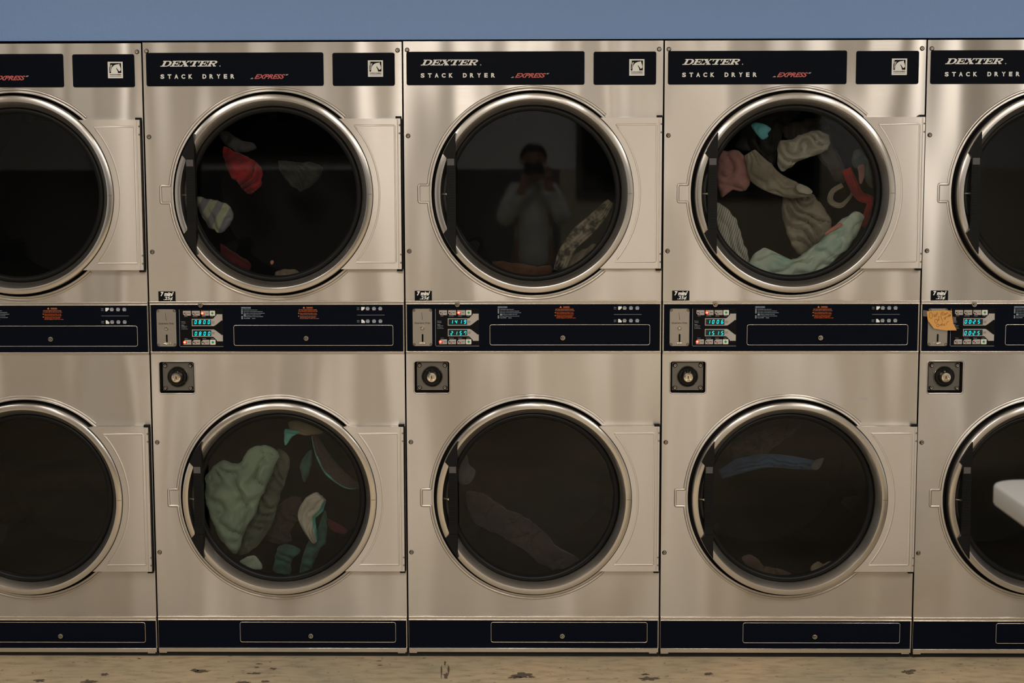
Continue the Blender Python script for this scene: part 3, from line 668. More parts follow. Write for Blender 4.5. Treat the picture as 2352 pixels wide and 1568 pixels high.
# ------------------------------------------------------------------ the sticky note
M['note'] = mat('orange_paper', (0.66, 0.33, 0.085), 0.7); M['pen'] = mat('brown_pen', (0.10, 0.035, 0.015), 0.6)
def note():
    P = [(2129, 715), (2150, 713), (2170, 712.5), (2187, 713.5), (2187.5, 728), (2189, 742), (2195, 757.5), (2172, 758), (2155, 756), (2144, 753.5), (2137, 744), (2131, 736)]
    pts = [at(x, y, -.012) for x, y in P]; o = at(2160, 735, -.012)
    root = empty('sticky_note', (o.x, -.008, o.z), 'orange sticky note reading Out of order, taped over the coin plate of the right dryer', 'note')
    Z1 = max(p.z for p in pts)
    def yy(x, z): t = (Z1-z)/.06; return -.0085-.010*t*t-.004*((x-o.x)/.04)**2*t
    mb = MB(); n = 14
    # grid clipped to the outline: fan rings
    rings = []
    dense = []
    for i in range(len(pts)):
        a, b = pts[i], pts[(i+1) % len(pts)]
        for k in range(4): dense.append(a.lerp(b, k/4))
    for k in range(1, n+1):
        rings.append([Vector((o.x+(p.x-o.x)*k/n, 0, o.z+(p.z-o.z)*k/n)) for p in dense])
    def V(p, dy): return (p.x-o.x, yy(p.x, p.z)+dy+.008, p.z-o.z)
    for dy in (0, .0004):
        R_ = [[mb.bm.verts.new(V(p, dy)) for p in r] for r in rings]; c = mb.bm.verts.new(V(o, dy)); N_ = len(dense)
        for i in range(N_): mb.face([c, R_[0][i], R_[0][(i+1) % N_]], M['note'])
        for A, B in zip(R_, R_[1:]):
            for i in range(N_): mb.face([A[i], B[i], B[(i+1) % N_], A[(i+1) % N_]], M['note'])
        if dy == 0: F_ = R_[-1]
        else:
            for i in range(N_): mb.face([F_[i], R_[-1][i], R_[-1][(i+1) % N_], F_[(i+1) % N_]], M['note'])
    mb.build('paper', root)
    # handwriting, in the pixel frame of a close view of the note
    def el(cx, cy, rx, ry, n=12): return [(cx+rx*cos(2*pi*i/n), cy+ry*sin(2*pi*i/n)) for i in range(n+1)]
    ST = [el(300, 310, 45, 92), [(390, 270), (385, 350), (415, 350), (430, 275)], [(430, 275), (430, 350)], [(490, 215), (465, 345)], [(450, 280), (505, 262)],
          [(630, 200), (600, 260), (605, 380), (650, 495)], [(690, 205), (645, 225), (635, 290), (665, 315)], el(705, 275, 18, 24), [(740, 262), (738, 290)], [(760, 280), (762, 240), (790, 225), (798, 265)],
          [(870, 190), (910, 240), (880, 330)],
          el(708, 400, 20, 24), [(735, 385), (728, 360), (750, 355)], [(765, 340), (772, 375)], [(785, 320), (800, 360), (818, 310)], el(845, 315, 22, 30), [(835, 330), (880, 290)],
          el(450, 475, 42, 60), [(570, 350), (540, 335), (520, 460), (525, 470)], [(500, 450), (550, 430)],
          el(495, 600, 40, 40), [(555, 610), (565, 575), (590, 580)], el(610, 585, 18, 20), [(628, 600), (615, 520)], [(660, 600), (690, 560), (680, 545), (660, 590), (705, 605)], [(730, 580), (745, 540), (790, 485), (825, 490)]]
    mb = MB()
    for s in ST:
        q = []
        for a, b in s:
            p = at(2115+a*100/1280, 700+b*70/896, -.012); q.append((p.x-o.x, yy(p.x, p.z)+.008-.0006, p.z-o.z))
        mb.tube(q, .00045, M['pen'], 5)
    mb.build('handwriting', root)
    for nm, P2 in (('tape', [(2120, 712), (2130, 713), (2130, 727), (2120, 726)]), ('tape', [(2188, 727), (2196, 728), (2195, 742), (2189, 741)])):
        mb = MB(); mb.prism([(at(x, y, -.006).x-o.x, at(x, y, -.006).z-o.z) for x, y in P2], .0012, .0020, M['tape']); mb.build(nm, root)
note()

# ------------------------------------------------------------------ laundry in the drums
def resample(P, n):
    out = []; m = len(P)
    for i in range(m):
        p0, p1, p2, p3 = (Vector(P[(i+k-1) % m]) for k in range(4))
        for k in range(max(2, n//m)):
            t = k/max(2, n//m)
            out.append(0.5*((2*p1)+(-p0+p2)*t+(2*p0-5*p1+4*p2-p3)*t*t+(-p0+3*p1-3*p2+p3)*t*t*t))
    return out
def clampr(x, z, cx, cz, R=.286):
    d = sqrt((x-cx)**2+(z-cz)**2)
    return (cx+(x-cx)*R/d, cz+(z-cz)*R/d) if d > R else (x, z)
def garment(name, outline, Y, thick, m, drum, label, cat, fold=(1, 40, .010), seed=0, group='laundry tumbling in the dryers', centre=None):
    cx, cz = (drum[0]-2)*.8, (ZU if drum[1] else ZL)
    pts = [at(x, y, Y) for x, y in outline]
    pts = [clampr(p.x, p.z, cx, cz) for p in pts]
    ds = resample([(a, b, 0) for a, b in pts], 96)
    big = min(1, thick/.02); ds = [Vector(clampr(p.x+.006*big*noise.noise(Vector((p.x*45, p.y*45, seed))), p.y+.006*big*noise.noise(Vector((p.x*45, p.y*45, seed+40))), cx, cz)) for p in ds]
    ox = sum(p.x for p in ds)/len(ds); oz = sum(p.y for p in ds)/len(ds)
    if centre: q = at(*centre, Y); ox, oz = q.x, q.z
    mb = MB(); n = len(ds); K = 24; rings = {}
    fd, fq, fa = fold; fa *= 1.5
    for side in (-1, 1):
        R_ = []
        for k in range(1, K+1):
            t = k/K; row = []
            for p in ds:
                wig = 1+(0.04*noise.noise(Vector((p.x*30+seed, p.y*30, k*.2))) if k < K else 0)
                x = (p.x-ox)*t*wig; z = (p.y-oz)*t*wig
                prof = sqrt(max(0, 1-t**4))
                u = x*cos(fd)+z*sin(fd)
                nz = noise.noise(Vector((x*14+seed*3.1, z*14, seed)))
                sn = sin(u*fq*2*pi*.5+nz*5+seed); f = fa*(1-2*abs(sn)**.7)*prof*.8+fa*.9*(1-2*abs(noise.noise(Vector((x*26, z*26, seed+9)))))*prof*.6
                y = side*thick*prof*(.75+.5*nz)*(1 if side < 0 else .8)+(f if side < 0 else -f)
                row.append(mb.bm.verts.new((x, max(y, -(Y-.03)), z)) if not (side == 1 and k == K) else None)
            R_.append(row)
        rings[side] = R_
    rings[1][-1] = rings[-1][-1]
    for side in (-1, 1):
        R_ = rings[side]; nz = thick*(.75)*side
        c = mb.bm.verts.new((0, nz, 0))
        for i in range(n): mb.face([c, R_[0][i], R_[0][(i+1) % n]], m)
        for A, B in zip(R_, R_[1:]):
            for i in range(n): mb.face([A[i], B[i], B[(i+1) % n], A[(i+1) % n]], m)
    o = mb.build(name, None, smooth=80, loc=(ox, Y, oz))
    return tag(o, label, cat, group)
def strip(name, path, widths, Y, thick, m, drum, label, cat, seed=0, edge=None, waves=3, group='laundry tumbling in the dryers'):
    cx, cz = (drum[0]-2)*.8, (ZU if drum[1] else ZL)
    C_ = [at(x, y, Y) for x, y in path]; n = 80; mm = len(C_); cen = []; wd = []
    for i in range(n+1):
        u = i/n*(mm-1); k = min(int(u), mm-2); t = u-k
        p0, p1, p2, p3 = (C_[min(max(k+j-1, 0), mm-1)] for j in range(4))
        q = 0.5*((2*p1)+(-p0+p2)*t+(2*p0-5*p1+4*p2-p3)*t*t+(-p0+3*p1-3*p2+p3)*t*t*t)
        cen.append(q); wd.append((widths[k]*(1-t)+widths[k+1]*t)/FPX*(Y-CAM.y)/2)
    o0 = cen[n//2].copy(); mb = MB(); rows = []; sg = 48
    for i in range(n+1):
        a, b = cen[max(i-1, 0)], cen[min(i+1, n)]; tx, tz = b.x-a.x, b.z-a.z; l = sqrt(tx*tx+tz*tz) or 1; nx, nz_ = -tz/l, tx/l
        row = []
        for k in range(sg):
            th = 2*pi*k/sg; u = cos(th); v = sin(th)
            x, z = clampr(cen[i].x+nx*wd[i]*u, cen[i].z+nz_*wd[i]*u, cx, cz)
            nn = noise.noise(Vector((x*25+seed, z*25, seed)))
            f = .28*thick*(1-2*abs(sin(u*waves*1.4+nn*2.5+i*.03+seed)))
            y = Y-v*thick*(.8+.5*nn)+(f if v > 0 else -f)*abs(v)
            row.append(mb.bm.verts.new((x-o0.x, max(y, .03)-Y, z-o0.z)))
        rows.append(row)
    for A, B in zip(rows, rows[1:]):
        for k in range(sg): mb.face([A[k], A[(k+1) % sg], B[(k+1) % sg], B[k]], m if not (edge and (360*k/sg-edge[1]+180) % 360-180 > 0 and (360*k/sg-edge[2]+180) % 360-180 < 0) else edge[0])
    for r, s in ((rows[0], 1), (rows[-1], -1)):
        c = sum((v.co for v in r), Vector())/sg; cv = mb.bm.verts.new(c)
        for k in range(sg): mb.face([cv, r[k], r[(k+1) % sg]], m)
    o = mb.build(name, None, smooth=80, loc=(o0.x, Y, o0.z))
    return tag(o, label, cat, group)

F = {}
F['mint'] = fabric('mint_floral_cloth', (0.60, 0.70, 0.62), (0.42, 0.60, 0.54), 22)
F['pin'] = fabric('pinstripe_cloth', (0.60, 0.60, 0.56), (0.32, 0.32, 0.30), stripe=(-.3, 42))
F['taupe'] = fabric('taupe_cloth', (0.34, 0.31, 0.25), (0.20, 0.18, 0.145), 12)
F['cream'] = fabric('cream_cloth', (0.50, 0.48, 0.42), (0.36, 0.33, 0.28), 10)
F['pink'] = fabric('dusty_pink_cloth', (0.42, 0.22, 0.21), (0.30, 0.15, 0.15), 10)
F['coral'] = fabric('coral_cloth', (0.62, 0.26, 0.22))
F['cyan'] = fabric('cyan_cloth', (0.16, 0.52, 0.62), (0.12, 0.44, 0.54))
F['char'] = fabric('charcoal_cloth', (0.060, 0.062, 0.055), (0.030, 0.031, 0.028))
F['darkbrown'] = fabric('dark_brown_cloth', (0.055, 0.043, 0.038), (0.03, 0.025, 0.023), 9)
F['red'] = fabric('red_cloth', (0.42, 0.018, 0.025), (0.16, 0.008, 0.012), 14)
F['seafoam'] = fabric('sea_green_cloth', (0.14, 0.19, 0.17), (0.05, 0.07, 0.065), 18)
F['stripe'] = fabric('green_white_stripe_cloth', (0.42, 0.46, 0.34), (0.24, 0.25, 0.29), stripe=(-.45, 7))
F['sage'] = fabric('sage_towel', (0.27, 0.37, 0.28), (0.20, 0.28, 0.215), 7)
F['sagedark'] = fabric('dark_sage_cloth', (0.115, 0.14, 0.105), (0.04, 0.05, 0.038), 9)
F['teal'] = fabric('teal_binding', (0.12, 0.42, 0.36), (0.08, 0.30, 0.26))
F['tealdark'] = fabric('deep_teal_cloth', (0.035, 0.12, 0.10), (0.02, 0.07, 0.06))
F['check'] = fabric('brown_cream_patterned_cloth', (0.30, 0.27, 0.22), (0.035, 0.030, 0.027), 48)
F['tan'] = fabric('tan_cloth', (0.26, 0.215, 0.165), (0.16, 0.13, 0.10), 10)
F['rust'] = fabric('rust_cloth', (0.12, 0.055, 0.028), (0.08, 0.038, 0.02), 10)
F['denim'] = fabric('blue_denim_cloth', (0.035, 0.075, 0.15), (0.02, 0.04, 0.085), 16)
F['plum'] = fabric('dark_plum_cloth', (0.045, 0.033, 0.034), (0.025, 0.02, 0.021), 7)
F['greyp'] = fabric('grey_cloth', (0.09, 0.09, 0.095), (0.06, 0.06, 0.065), 14)

U4 = (3, 1)
garment('blanket', [(1712, 628), (1722, 598), (1740, 578), (1758, 570), (1772, 578), (1778, 596), (1800, 598), (1830, 592), (1862, 570), (1895, 545), (1925, 512), (1958, 488), (1980, 488), (1985, 502), (1970, 535), (1945, 572), (1905, 608), (1870, 640), (1800, 652), (1750, 650)],
        .085, .022, F['mint'], U4, 'pale mint floral blanket heaped along the bottom of the upper drum', 'blanket', (1.9, 22, .008), 3, centre=(1835, 605))
garment('striped_shirt', [(1645, 470), (1660, 472), (1684, 495), (1700, 525), (1706, 555), (1718, 580), (1716, 612), (1690, 610), (1665, 580), (1648, 530)], .10, .016, F['pin'], U4,
        'white pinstriped shirt rising up the left side of the mint blanket', 'shirt', (.3, 30, .005), 5)
garment('grey_cardigan', [(1800, 436), (1830, 440), (1866, 446), (1888, 470), (1905, 500), (1912, 530), (1895, 548), (1862, 575), (1838, 585), (1822, 570), (1806, 530), (1797, 480)], .14, .030, F['taupe'], U4,
        'taupe knitted garment hanging in folds behind the mint blanket', 'garment', (1.0, 28, .012), 7)
strip('grey_sleeve', [(1722, 350), (1748, 395), (1780, 420), (1822, 436), (1862, 444)], [26, 62, 50, 40, 12], .075, .016, F['taupe'], U4,
      'taupe sleeve reaching across the middle of the drum beside the pink garment', 'sleeve', 2)
garment('cream_garment', [(1786, 345), (1792, 325), (1822, 318), (1850, 305), (1880, 300), (1904, 312), (1905, 340), (1890, 350), (1855, 362), (1825, 378), (1800, 392), (1786, 378)], .12, .026, F['cream'], U4,
        'cream garment turning near the top of the drum', 'garment', (1.3, 24, .010), 9)
garment('brown_jumper', [(1800, 290), (1840, 275), (1880, 272), (1905, 285), (1912, 330), (1935, 370), (1945, 410), (1925, 418), (1895, 380), (1850, 330), (1805, 320)], .21, .03, fabric('brown_wool', (0.13, 0.105, 0.095), (0.07, 0.058, 0.052), 9), U4,
        'dark brown garment arching behind the cream one', 'garment', (.5, 18, .010), 11)
garment('pink_garment', [(1650, 352), (1670, 345), (1700, 348), (1718, 372), (1724, 405), (1722, 428), (1702, 440), (1680, 436), (1660, 452), (1649, 430), (1646, 390)], .09, .020, F['pink'], U4,
        'dusty pink garment at the left edge of the drum', 'garment', (.2, 16, .006), 13)
garment('cyan_cloth', [(1725, 288), (1736, 281), (1754, 285), (1771, 294), (1763, 306), (1764, 314), (1751, 321), (1740, 310)], .10, .008, F['cyan'], U4, 'small bright cyan cloth near the top left of the drum', 'cloth', (.4, 14, .002), 15)
garment('charcoal_garment', [(1690, 330), (1720, 280), (1780, 255), (1840, 250), (1800, 300), (1790, 350), (1770, 385), (1745, 350), (1700, 345)], .24, .03, F['char'], U4, 'charcoal garment behind the cyan cloth', 'garment', (.8, 16, .01), 16)
garment('white_cuff', [(1828, 428), (1838, 422), (1856, 430), (1867, 440), (1860, 446), (1842, 444), (1830, 438)], .052, .007, F['cream'], U4, 'cream cuff at the tip of the taupe sleeve', 'cuff', (.5, 20, .002), 71)
garment('coral_tag', [(1895, 534), (1908, 524), (1926, 512), (1936, 516), (1925, 524), (1905, 534), (1896, 539)], .055, .007, F['coral'], U4, 'coral tag lying on the mint blanket', 'tag', (.5, 12, .001), 17)
strip('red_strap', [(1944, 388), (1958, 420), (1975, 450), (2000, 462), (1993, 495), (1982, 520)], [22, 24, 22, 20, 22, 12], .10, .010, F['red'], U4, 'red strap curving down the right side of the upper drum', 'strap', 18)
garment('sea_green_sock', [(1958, 352), (1975, 343), (1992, 365), (2002, 400), (2004, 430), (1992, 425), (1980, 392), (1960, 382)], .09, .012, F['seafoam'], U4, 'patterned sea green sock against the right side of the drum', 'sock', (.4, 20, .003), 19)
garment('pink_clip', [(1970, 382), (1984, 378), (1987, 396), (1981, 418), (1974, 420), (1972, 398)], .075, .006, F['pink'], U4, 'small pink fastening hanging in front of the red strap', 'fastening', (.4, 10, .001), 20)
strip('grey_belt', [(1935, 425), (1912, 440), (1908, 462), (1930, 472), (1950, 455), (1962, 435)], [12, 12, 14, 12, 8, 5], .13, .007, F['taupe'], U4, 'looped grey belt above the mint blanket', 'belt', 21)

U2 = (1, 1)
garment('red_shirt', [(512, 338), (528, 342), (552, 352), (580, 366), (602, 388), (600, 420), (588, 440), (565, 440), (548, 420), (530, 405), (518, 375)], .13, .022, F['red'], U2,
        'red garment tumbling at the upper left of the drum', 'garment', (2.4, 26, .014), 23)
garment('striped_sock', [(452, 452), (478, 458), (505, 462), (528, 475), (537, 495), (528, 515), (510, 535), (490, 528), (468, 505), (455, 480)], .09, .020, F['stripe'], U2,
        'white and green striped cloth at the left edge of the drum', 'cloth', (.4, 16, .005), 25)
garment('grey_scarf', [(505, 305), (520, 300), (545, 318), (582, 328), (588, 342), (560, 350), (535, 345), (512, 325)], .17, .014, F['greyp'], U2, 'faint grey cloth above the red garment', 'cloth', (.4, 16, .005), 27)
garment('dark_grey_knit', [(640, 370), (680, 372), (725, 375), (742, 392), (712, 430), (690, 440), (665, 420), (645, 395)], .26, .02, F['char'], U2, 'dark grey ribbed cloth in the middle of the drum', 'cloth', (.7, 40, .006), 29)
garment('red_underside', [(506, 560), (525, 572), (552, 588), (575, 606), (570, 622), (540, 615), (512, 590)], .11, .012, fabric('dark_red_cloth', (0.10, 0.008, 0.010)), U2, 'dark red cloth at the bottom left of the drum', 'cloth', (.7, 14, .004), 31)
garment('beige_rag', [(632, 626), (648, 619), (672, 618), (686, 625), (680, 640), (640, 640)], .11, .010, F['tan'], U2, 'tan cloth just showing at the bottom of the drum', 'cloth', (.7, 14, .002), 33)
garment('pale_button', [(621, 600), (625, 597), (629, 600), (628, 605), (624, 608), (621, 604)], .08, .003, F['coral'], U2, 'small pale round tab near the bottom of the drum', 'tab', (.7, 14, .0), 34)

U3 = (2, 1)
strip('patterned_scarf', [(1402, 462), (1372, 500), (1335, 535), (1312, 560), (1296, 588), (1284, 622)], [16, 34, 40, 32, 34, 26], .085, .012, F['check'], U3, 'brown and cream patterned scarf at the lower right of the mirrored window', 'scarf', 35, waves=5)
garment('tan_sheet', [(1300, 605), (1322, 582), (1345, 570), (1368, 560), (1362, 580), (1340, 600), (1325, 622), (1302, 628)], .11, .016, F['tan'], U3, 'tan cloth beside the patterned scarf', 'cloth', (.9, 26, .006), 37)
garment('rust_cloth', [(1130, 603), (1165, 602), (1200, 606), (1240, 612), (1262, 610), (1270, 624), (1230, 640), (1160, 632)], .11, .014, F['rust'], U3, 'rust brown cloth along the bottom of the mirrored window', 'cloth', (.2, 14, .003), 39)

L2 = (1, 0)
garment('sage_towel', [(470, 1110), (482, 1080), (510, 1058), (535, 1062), (552, 1062), (575, 1030), (605, 1022), (635, 1032), (640, 1050), (622, 1095), (602, 1140), (585, 1180), (560, 1225), (545, 1272), (520, 1255), (495, 1220), (478, 1170)], .09, .024, F['sage'], L2,
        'large sage green towel filling the left of the lower drum', 'towel', (.5, 12, .012), 41)
garment('dark_green_shirt', [(640, 1030), (664, 1050), (660, 1090), (645, 1135), (630, 1190), (602, 1240), (566, 1272), (545, 1266), (560, 1210), (588, 1150), (612, 1095), (628, 1060)], .150, .014, F['sagedark'], L2, 'dark olive garment along the right edge of the sage towel', 'garment', (.9, 24, .010), 43)
garment('beige_bib', [(664, 968), (690, 966), (718, 975), (742, 990), (725, 998), (695, 998), (668, 992)], .09, .012, F['tan'], L2, 'tan cloth at the top of the lower drum', 'cloth', (1.2, 20, .003), 45)
garment('teal_ribbon', [(655, 984), (672, 986), (690, 990), (672, 1003), (656, 1022), (652, 1002)], .085, .008, F['teal'], L2, 'teal cloth corner hanging from the tan cloth', 'cloth', (.7, 18, .002), 46)
strip('edged_blanket', [(722, 998), (738, 1040), (762, 1078), (798, 1108), (826, 1116)], [14, 30, 38, 30, 10], .11, .012, F['darkbrown'], L2, 'brown blanket with a teal bound edge curving down the right of the lower drum', 'blanket', 47, edge=(F['teal'], 128, 200))
garment('teal_scarf', [(712, 1032), (718, 1050), (712, 1080), (700, 1108), (692, 1090), (690, 1065)], .15, .012, F['tealdark'], L2, 'deep teal cloth hanging in the middle of the lower drum', 'cloth', (.3, 18, .004), 48)
strip('cream_vest', [(738, 1140), (722, 1158), (705, 1185), (716, 1225), (724, 1245)], [30, 52, 44, 26, 10], .09, .018, F['cream'], L2, 'cream garment with teal binding in the lower drum', 'garment', 49, edge=(F['teal'], -10, 48))
garment('teal_trousers', [(745, 1170), (752, 1200), (748, 1240), (730, 1270), (712, 1312), (690, 1318), (692, 1290), (705, 1250), (728, 1215)], .12, .016, F['tealdark'], L2, 'deep teal garment below the cream one', 'garment', (.6, 20, .006), 51)
garment('teal_flannel', [(640, 1255), (665, 1250), (690, 1262), (672, 1285), (665, 1318), (630, 1312), (632, 1280)], .13, .014, F['tealdark'], L2, 'deep teal cloth at the bottom of the lower drum', 'cloth', (.6, 20, .006), 52)
garment('brown_shirt', [(650, 1150), (690, 1140), (692, 1185), (670, 1215), (665, 1245), (625, 1245), (612, 1225), (630, 1180)], .23, .02, F['darkbrown'], L2, 'dark brown garment between the towel and the cream garment', 'garment', (.6, 18, .010), 53)
garment('mint_corner', [(552, 1290), (568, 1278), (585, 1276), (598, 1288), (602, 1306), (575, 1306)], .075, .010, fabric('pale_mint_cloth', (0.36, 0.44, 0.38)), L2, 'pale mint cloth corner at the bottom left of the lower drum', 'cloth', (.6, 14, .002), 54)
garment('crimson_sock', [(752, 1190), (772, 1200), (795, 1215), (792, 1226), (770, 1222), (753, 1206)], .15, .010, fabric('crimson_cloth', (0.11, 0.012, 0.022)), L2, 'dark crimson sock right of the cream garment', 'sock', (.6, 14, .002), 55)

L3 = (2, 0)
garment('plum_blanket', [(1072, 1132), (1110, 1135), (1160, 1165), (1210, 1190), (1248, 1220), (1280, 1255), (1330, 1285), (1310, 1310), (1260, 1305), (1200, 1260), (1140, 1225), (1085, 1195)], .13, .022, F['plum'], L3, 'dark plum blanket crossing the lower drum diagonally', 'blanket', (2.2, 16, .010), 57)
garment('grey_sweater', [(1052, 1080), (1070, 1045), (1078, 1065), (1092, 1085), (1080, 1108), (1056, 1108)], .10, .014, F['greyp'], L3, 'grey cloth showing at the left edge of the lower drum', 'cloth', (.6, 14, .003), 59)

L4 = (3, 0)
strip('denim_jeans', [(1655, 1090), (1700, 1070), (1760, 1058), (1820, 1062), (1870, 1068)], [22, 36, 32, 30, 22], .12, .018, F['denim'], L4, 'blue denim garment stretched across the lower drum', 'garment', 61)
garment('grey_lining', [(1862, 1072), (1874, 1056), (1892, 1052), (1886, 1070), (1872, 1080)], .10, .008, F['greyp'], L4, 'grey cloth at the tip of the denim garment', 'cloth', (.6, 14, .002), 62)
garment('mauve_shirt', [(1703, 1285), (1718, 1273), (1735, 1280), (1752, 1298), (1770, 1308), (1790, 1306), (1815, 1318), (1780, 1325), (1730, 1315)], .10, .012, fabric('mauve_cloth', (0.10, 0.060, 0.055)), L4, 'mauve cloth along the bottom left of the lower drum', 'cloth', (.4, 24, .006), 63)
garment('brown_towel', [(1862, 1302), (1876, 1290), (1890, 1294), (1912, 1288), (1895, 1305), (1865, 1315)], .10, .010, F['tan'], L4, 'tan cloth at the bottom right of the lower drum', 'cloth', (.4, 24, .004), 64)
garment('black_coat', [(1680, 1020), (1760, 985), (1840, 975), (1800, 1010), (1750, 1045), (1690, 1060)], .24, .025, F['plum'], L4, 'dark cloth above the denim garment', 'cloth', (.6, 22, .010), 65)

# ------------------------------------------------------------------ white table in the foreground
def table():
    zt = 0.90; d = FW*FPX+RT*(2262-1176)-UP*(1100-784); t = (zt-CAM.z)/d.z; c = CAM+d*t
    x0, y1 = c.x, c.y; x1, y0 = x0+1.5, y1-1.5
    root = empty('folding_table', ((x0+x1)/2, (y0+y1)/2, 0), 'white laminate table corner poking into the right side of the view, out of focus', 'table')
    ox, oy = root.location.x, root.location.y
    m = mat('white_laminate', (0.31, 0.305, 0.30), 0.5)
    mb = MB(); r = .075; th = .042
    def ring(ins, z):
        P = []
        for cx, cy, a in ((x1-r, y1-r, 0), (x0+r, y1-r, 90), (x0+r, y0+r, 180), (x1-r, y0+r, 270)):
            for i in range(13): q = radians(a+90*i/12); P.append(mb.bm.verts.new((cx+(r-ins)*cos(q)-ox, cy+(r-ins)*sin(q)-oy, z)))
        return P
    prof = [(.006, zt), (.002, zt-.001), (0, zt-.005), (0, zt-th+.006), (.003, zt-th+.001), (.008, zt-th)]
    R_ = [ring(*p) for p in prof]
    for A, B in zip(R_, R_[1:]):
        for i in range(len(A)): j = (i+1) % len(A); mb.face([A[i], A[j], B[j], B[i]], m)
    mb.face(R_[0], m); mb.face(R_[-1][::-1], m); mb.build('tabletop', root, smooth=50)
    lm = mat('grey_table_leg', (0.35, 0.34, 0.33), 0.5)
    for sx in (-1, 1):
        for s_ in (-1, 1):
            mb = MB(); px, py = .25+sx*.22, s_*.55; mb.tube([(px, py, 0), (px, py, zt-th)], .018, lm, 14); mb.cyl(0, 0, .001, 0, .001, lm, 3); mb.build('leg', root)
table()

# ------------------------------------------------------------------ the photographer seen in the window
def skin(name, V, E, Rd, m, parent, sub=2, extra=None, scale=None):
    me = bpy.data.meshes.new(name); me.from_pydata([Vector(v) for v in V], E, []); o = bpy.data.objects.new(name, me); COL.objects.link(o)
    md = o.modifiers.new('s', 'SKIN'); md.use_smooth_shade = True
    sv = me.skin_vertices[0].data
    for i, r in enumerate(Rd): sv[i].radius = (r, r) if not isinstance(r, tuple) else r
    sv[0].use_root = True
    s = o.modifiers.new('u', 'SUBSURF'); s.levels = sub; s.render_levels = sub
    bpy.context.view_layer.update()
    me2 = bpy.data.meshes.new_from_object(o.evaluated_get(bpy.context.evaluated_depsgraph_get()))
    bpy.data.objects.remove(o)
    mb = MB(); mb.bm.from_mesh(me2); mb.mi(m)
    for f in mb.bm.faces: f.material_index = 0
    if scale:
        for v in mb.bm.verts: v.co = Vector((v.co.x*scale[0], v.co.y*scale[1], v.co.z*scale[2]))
    if extra: extra(mb)
    return mb.build(name, parent, smooth=180)

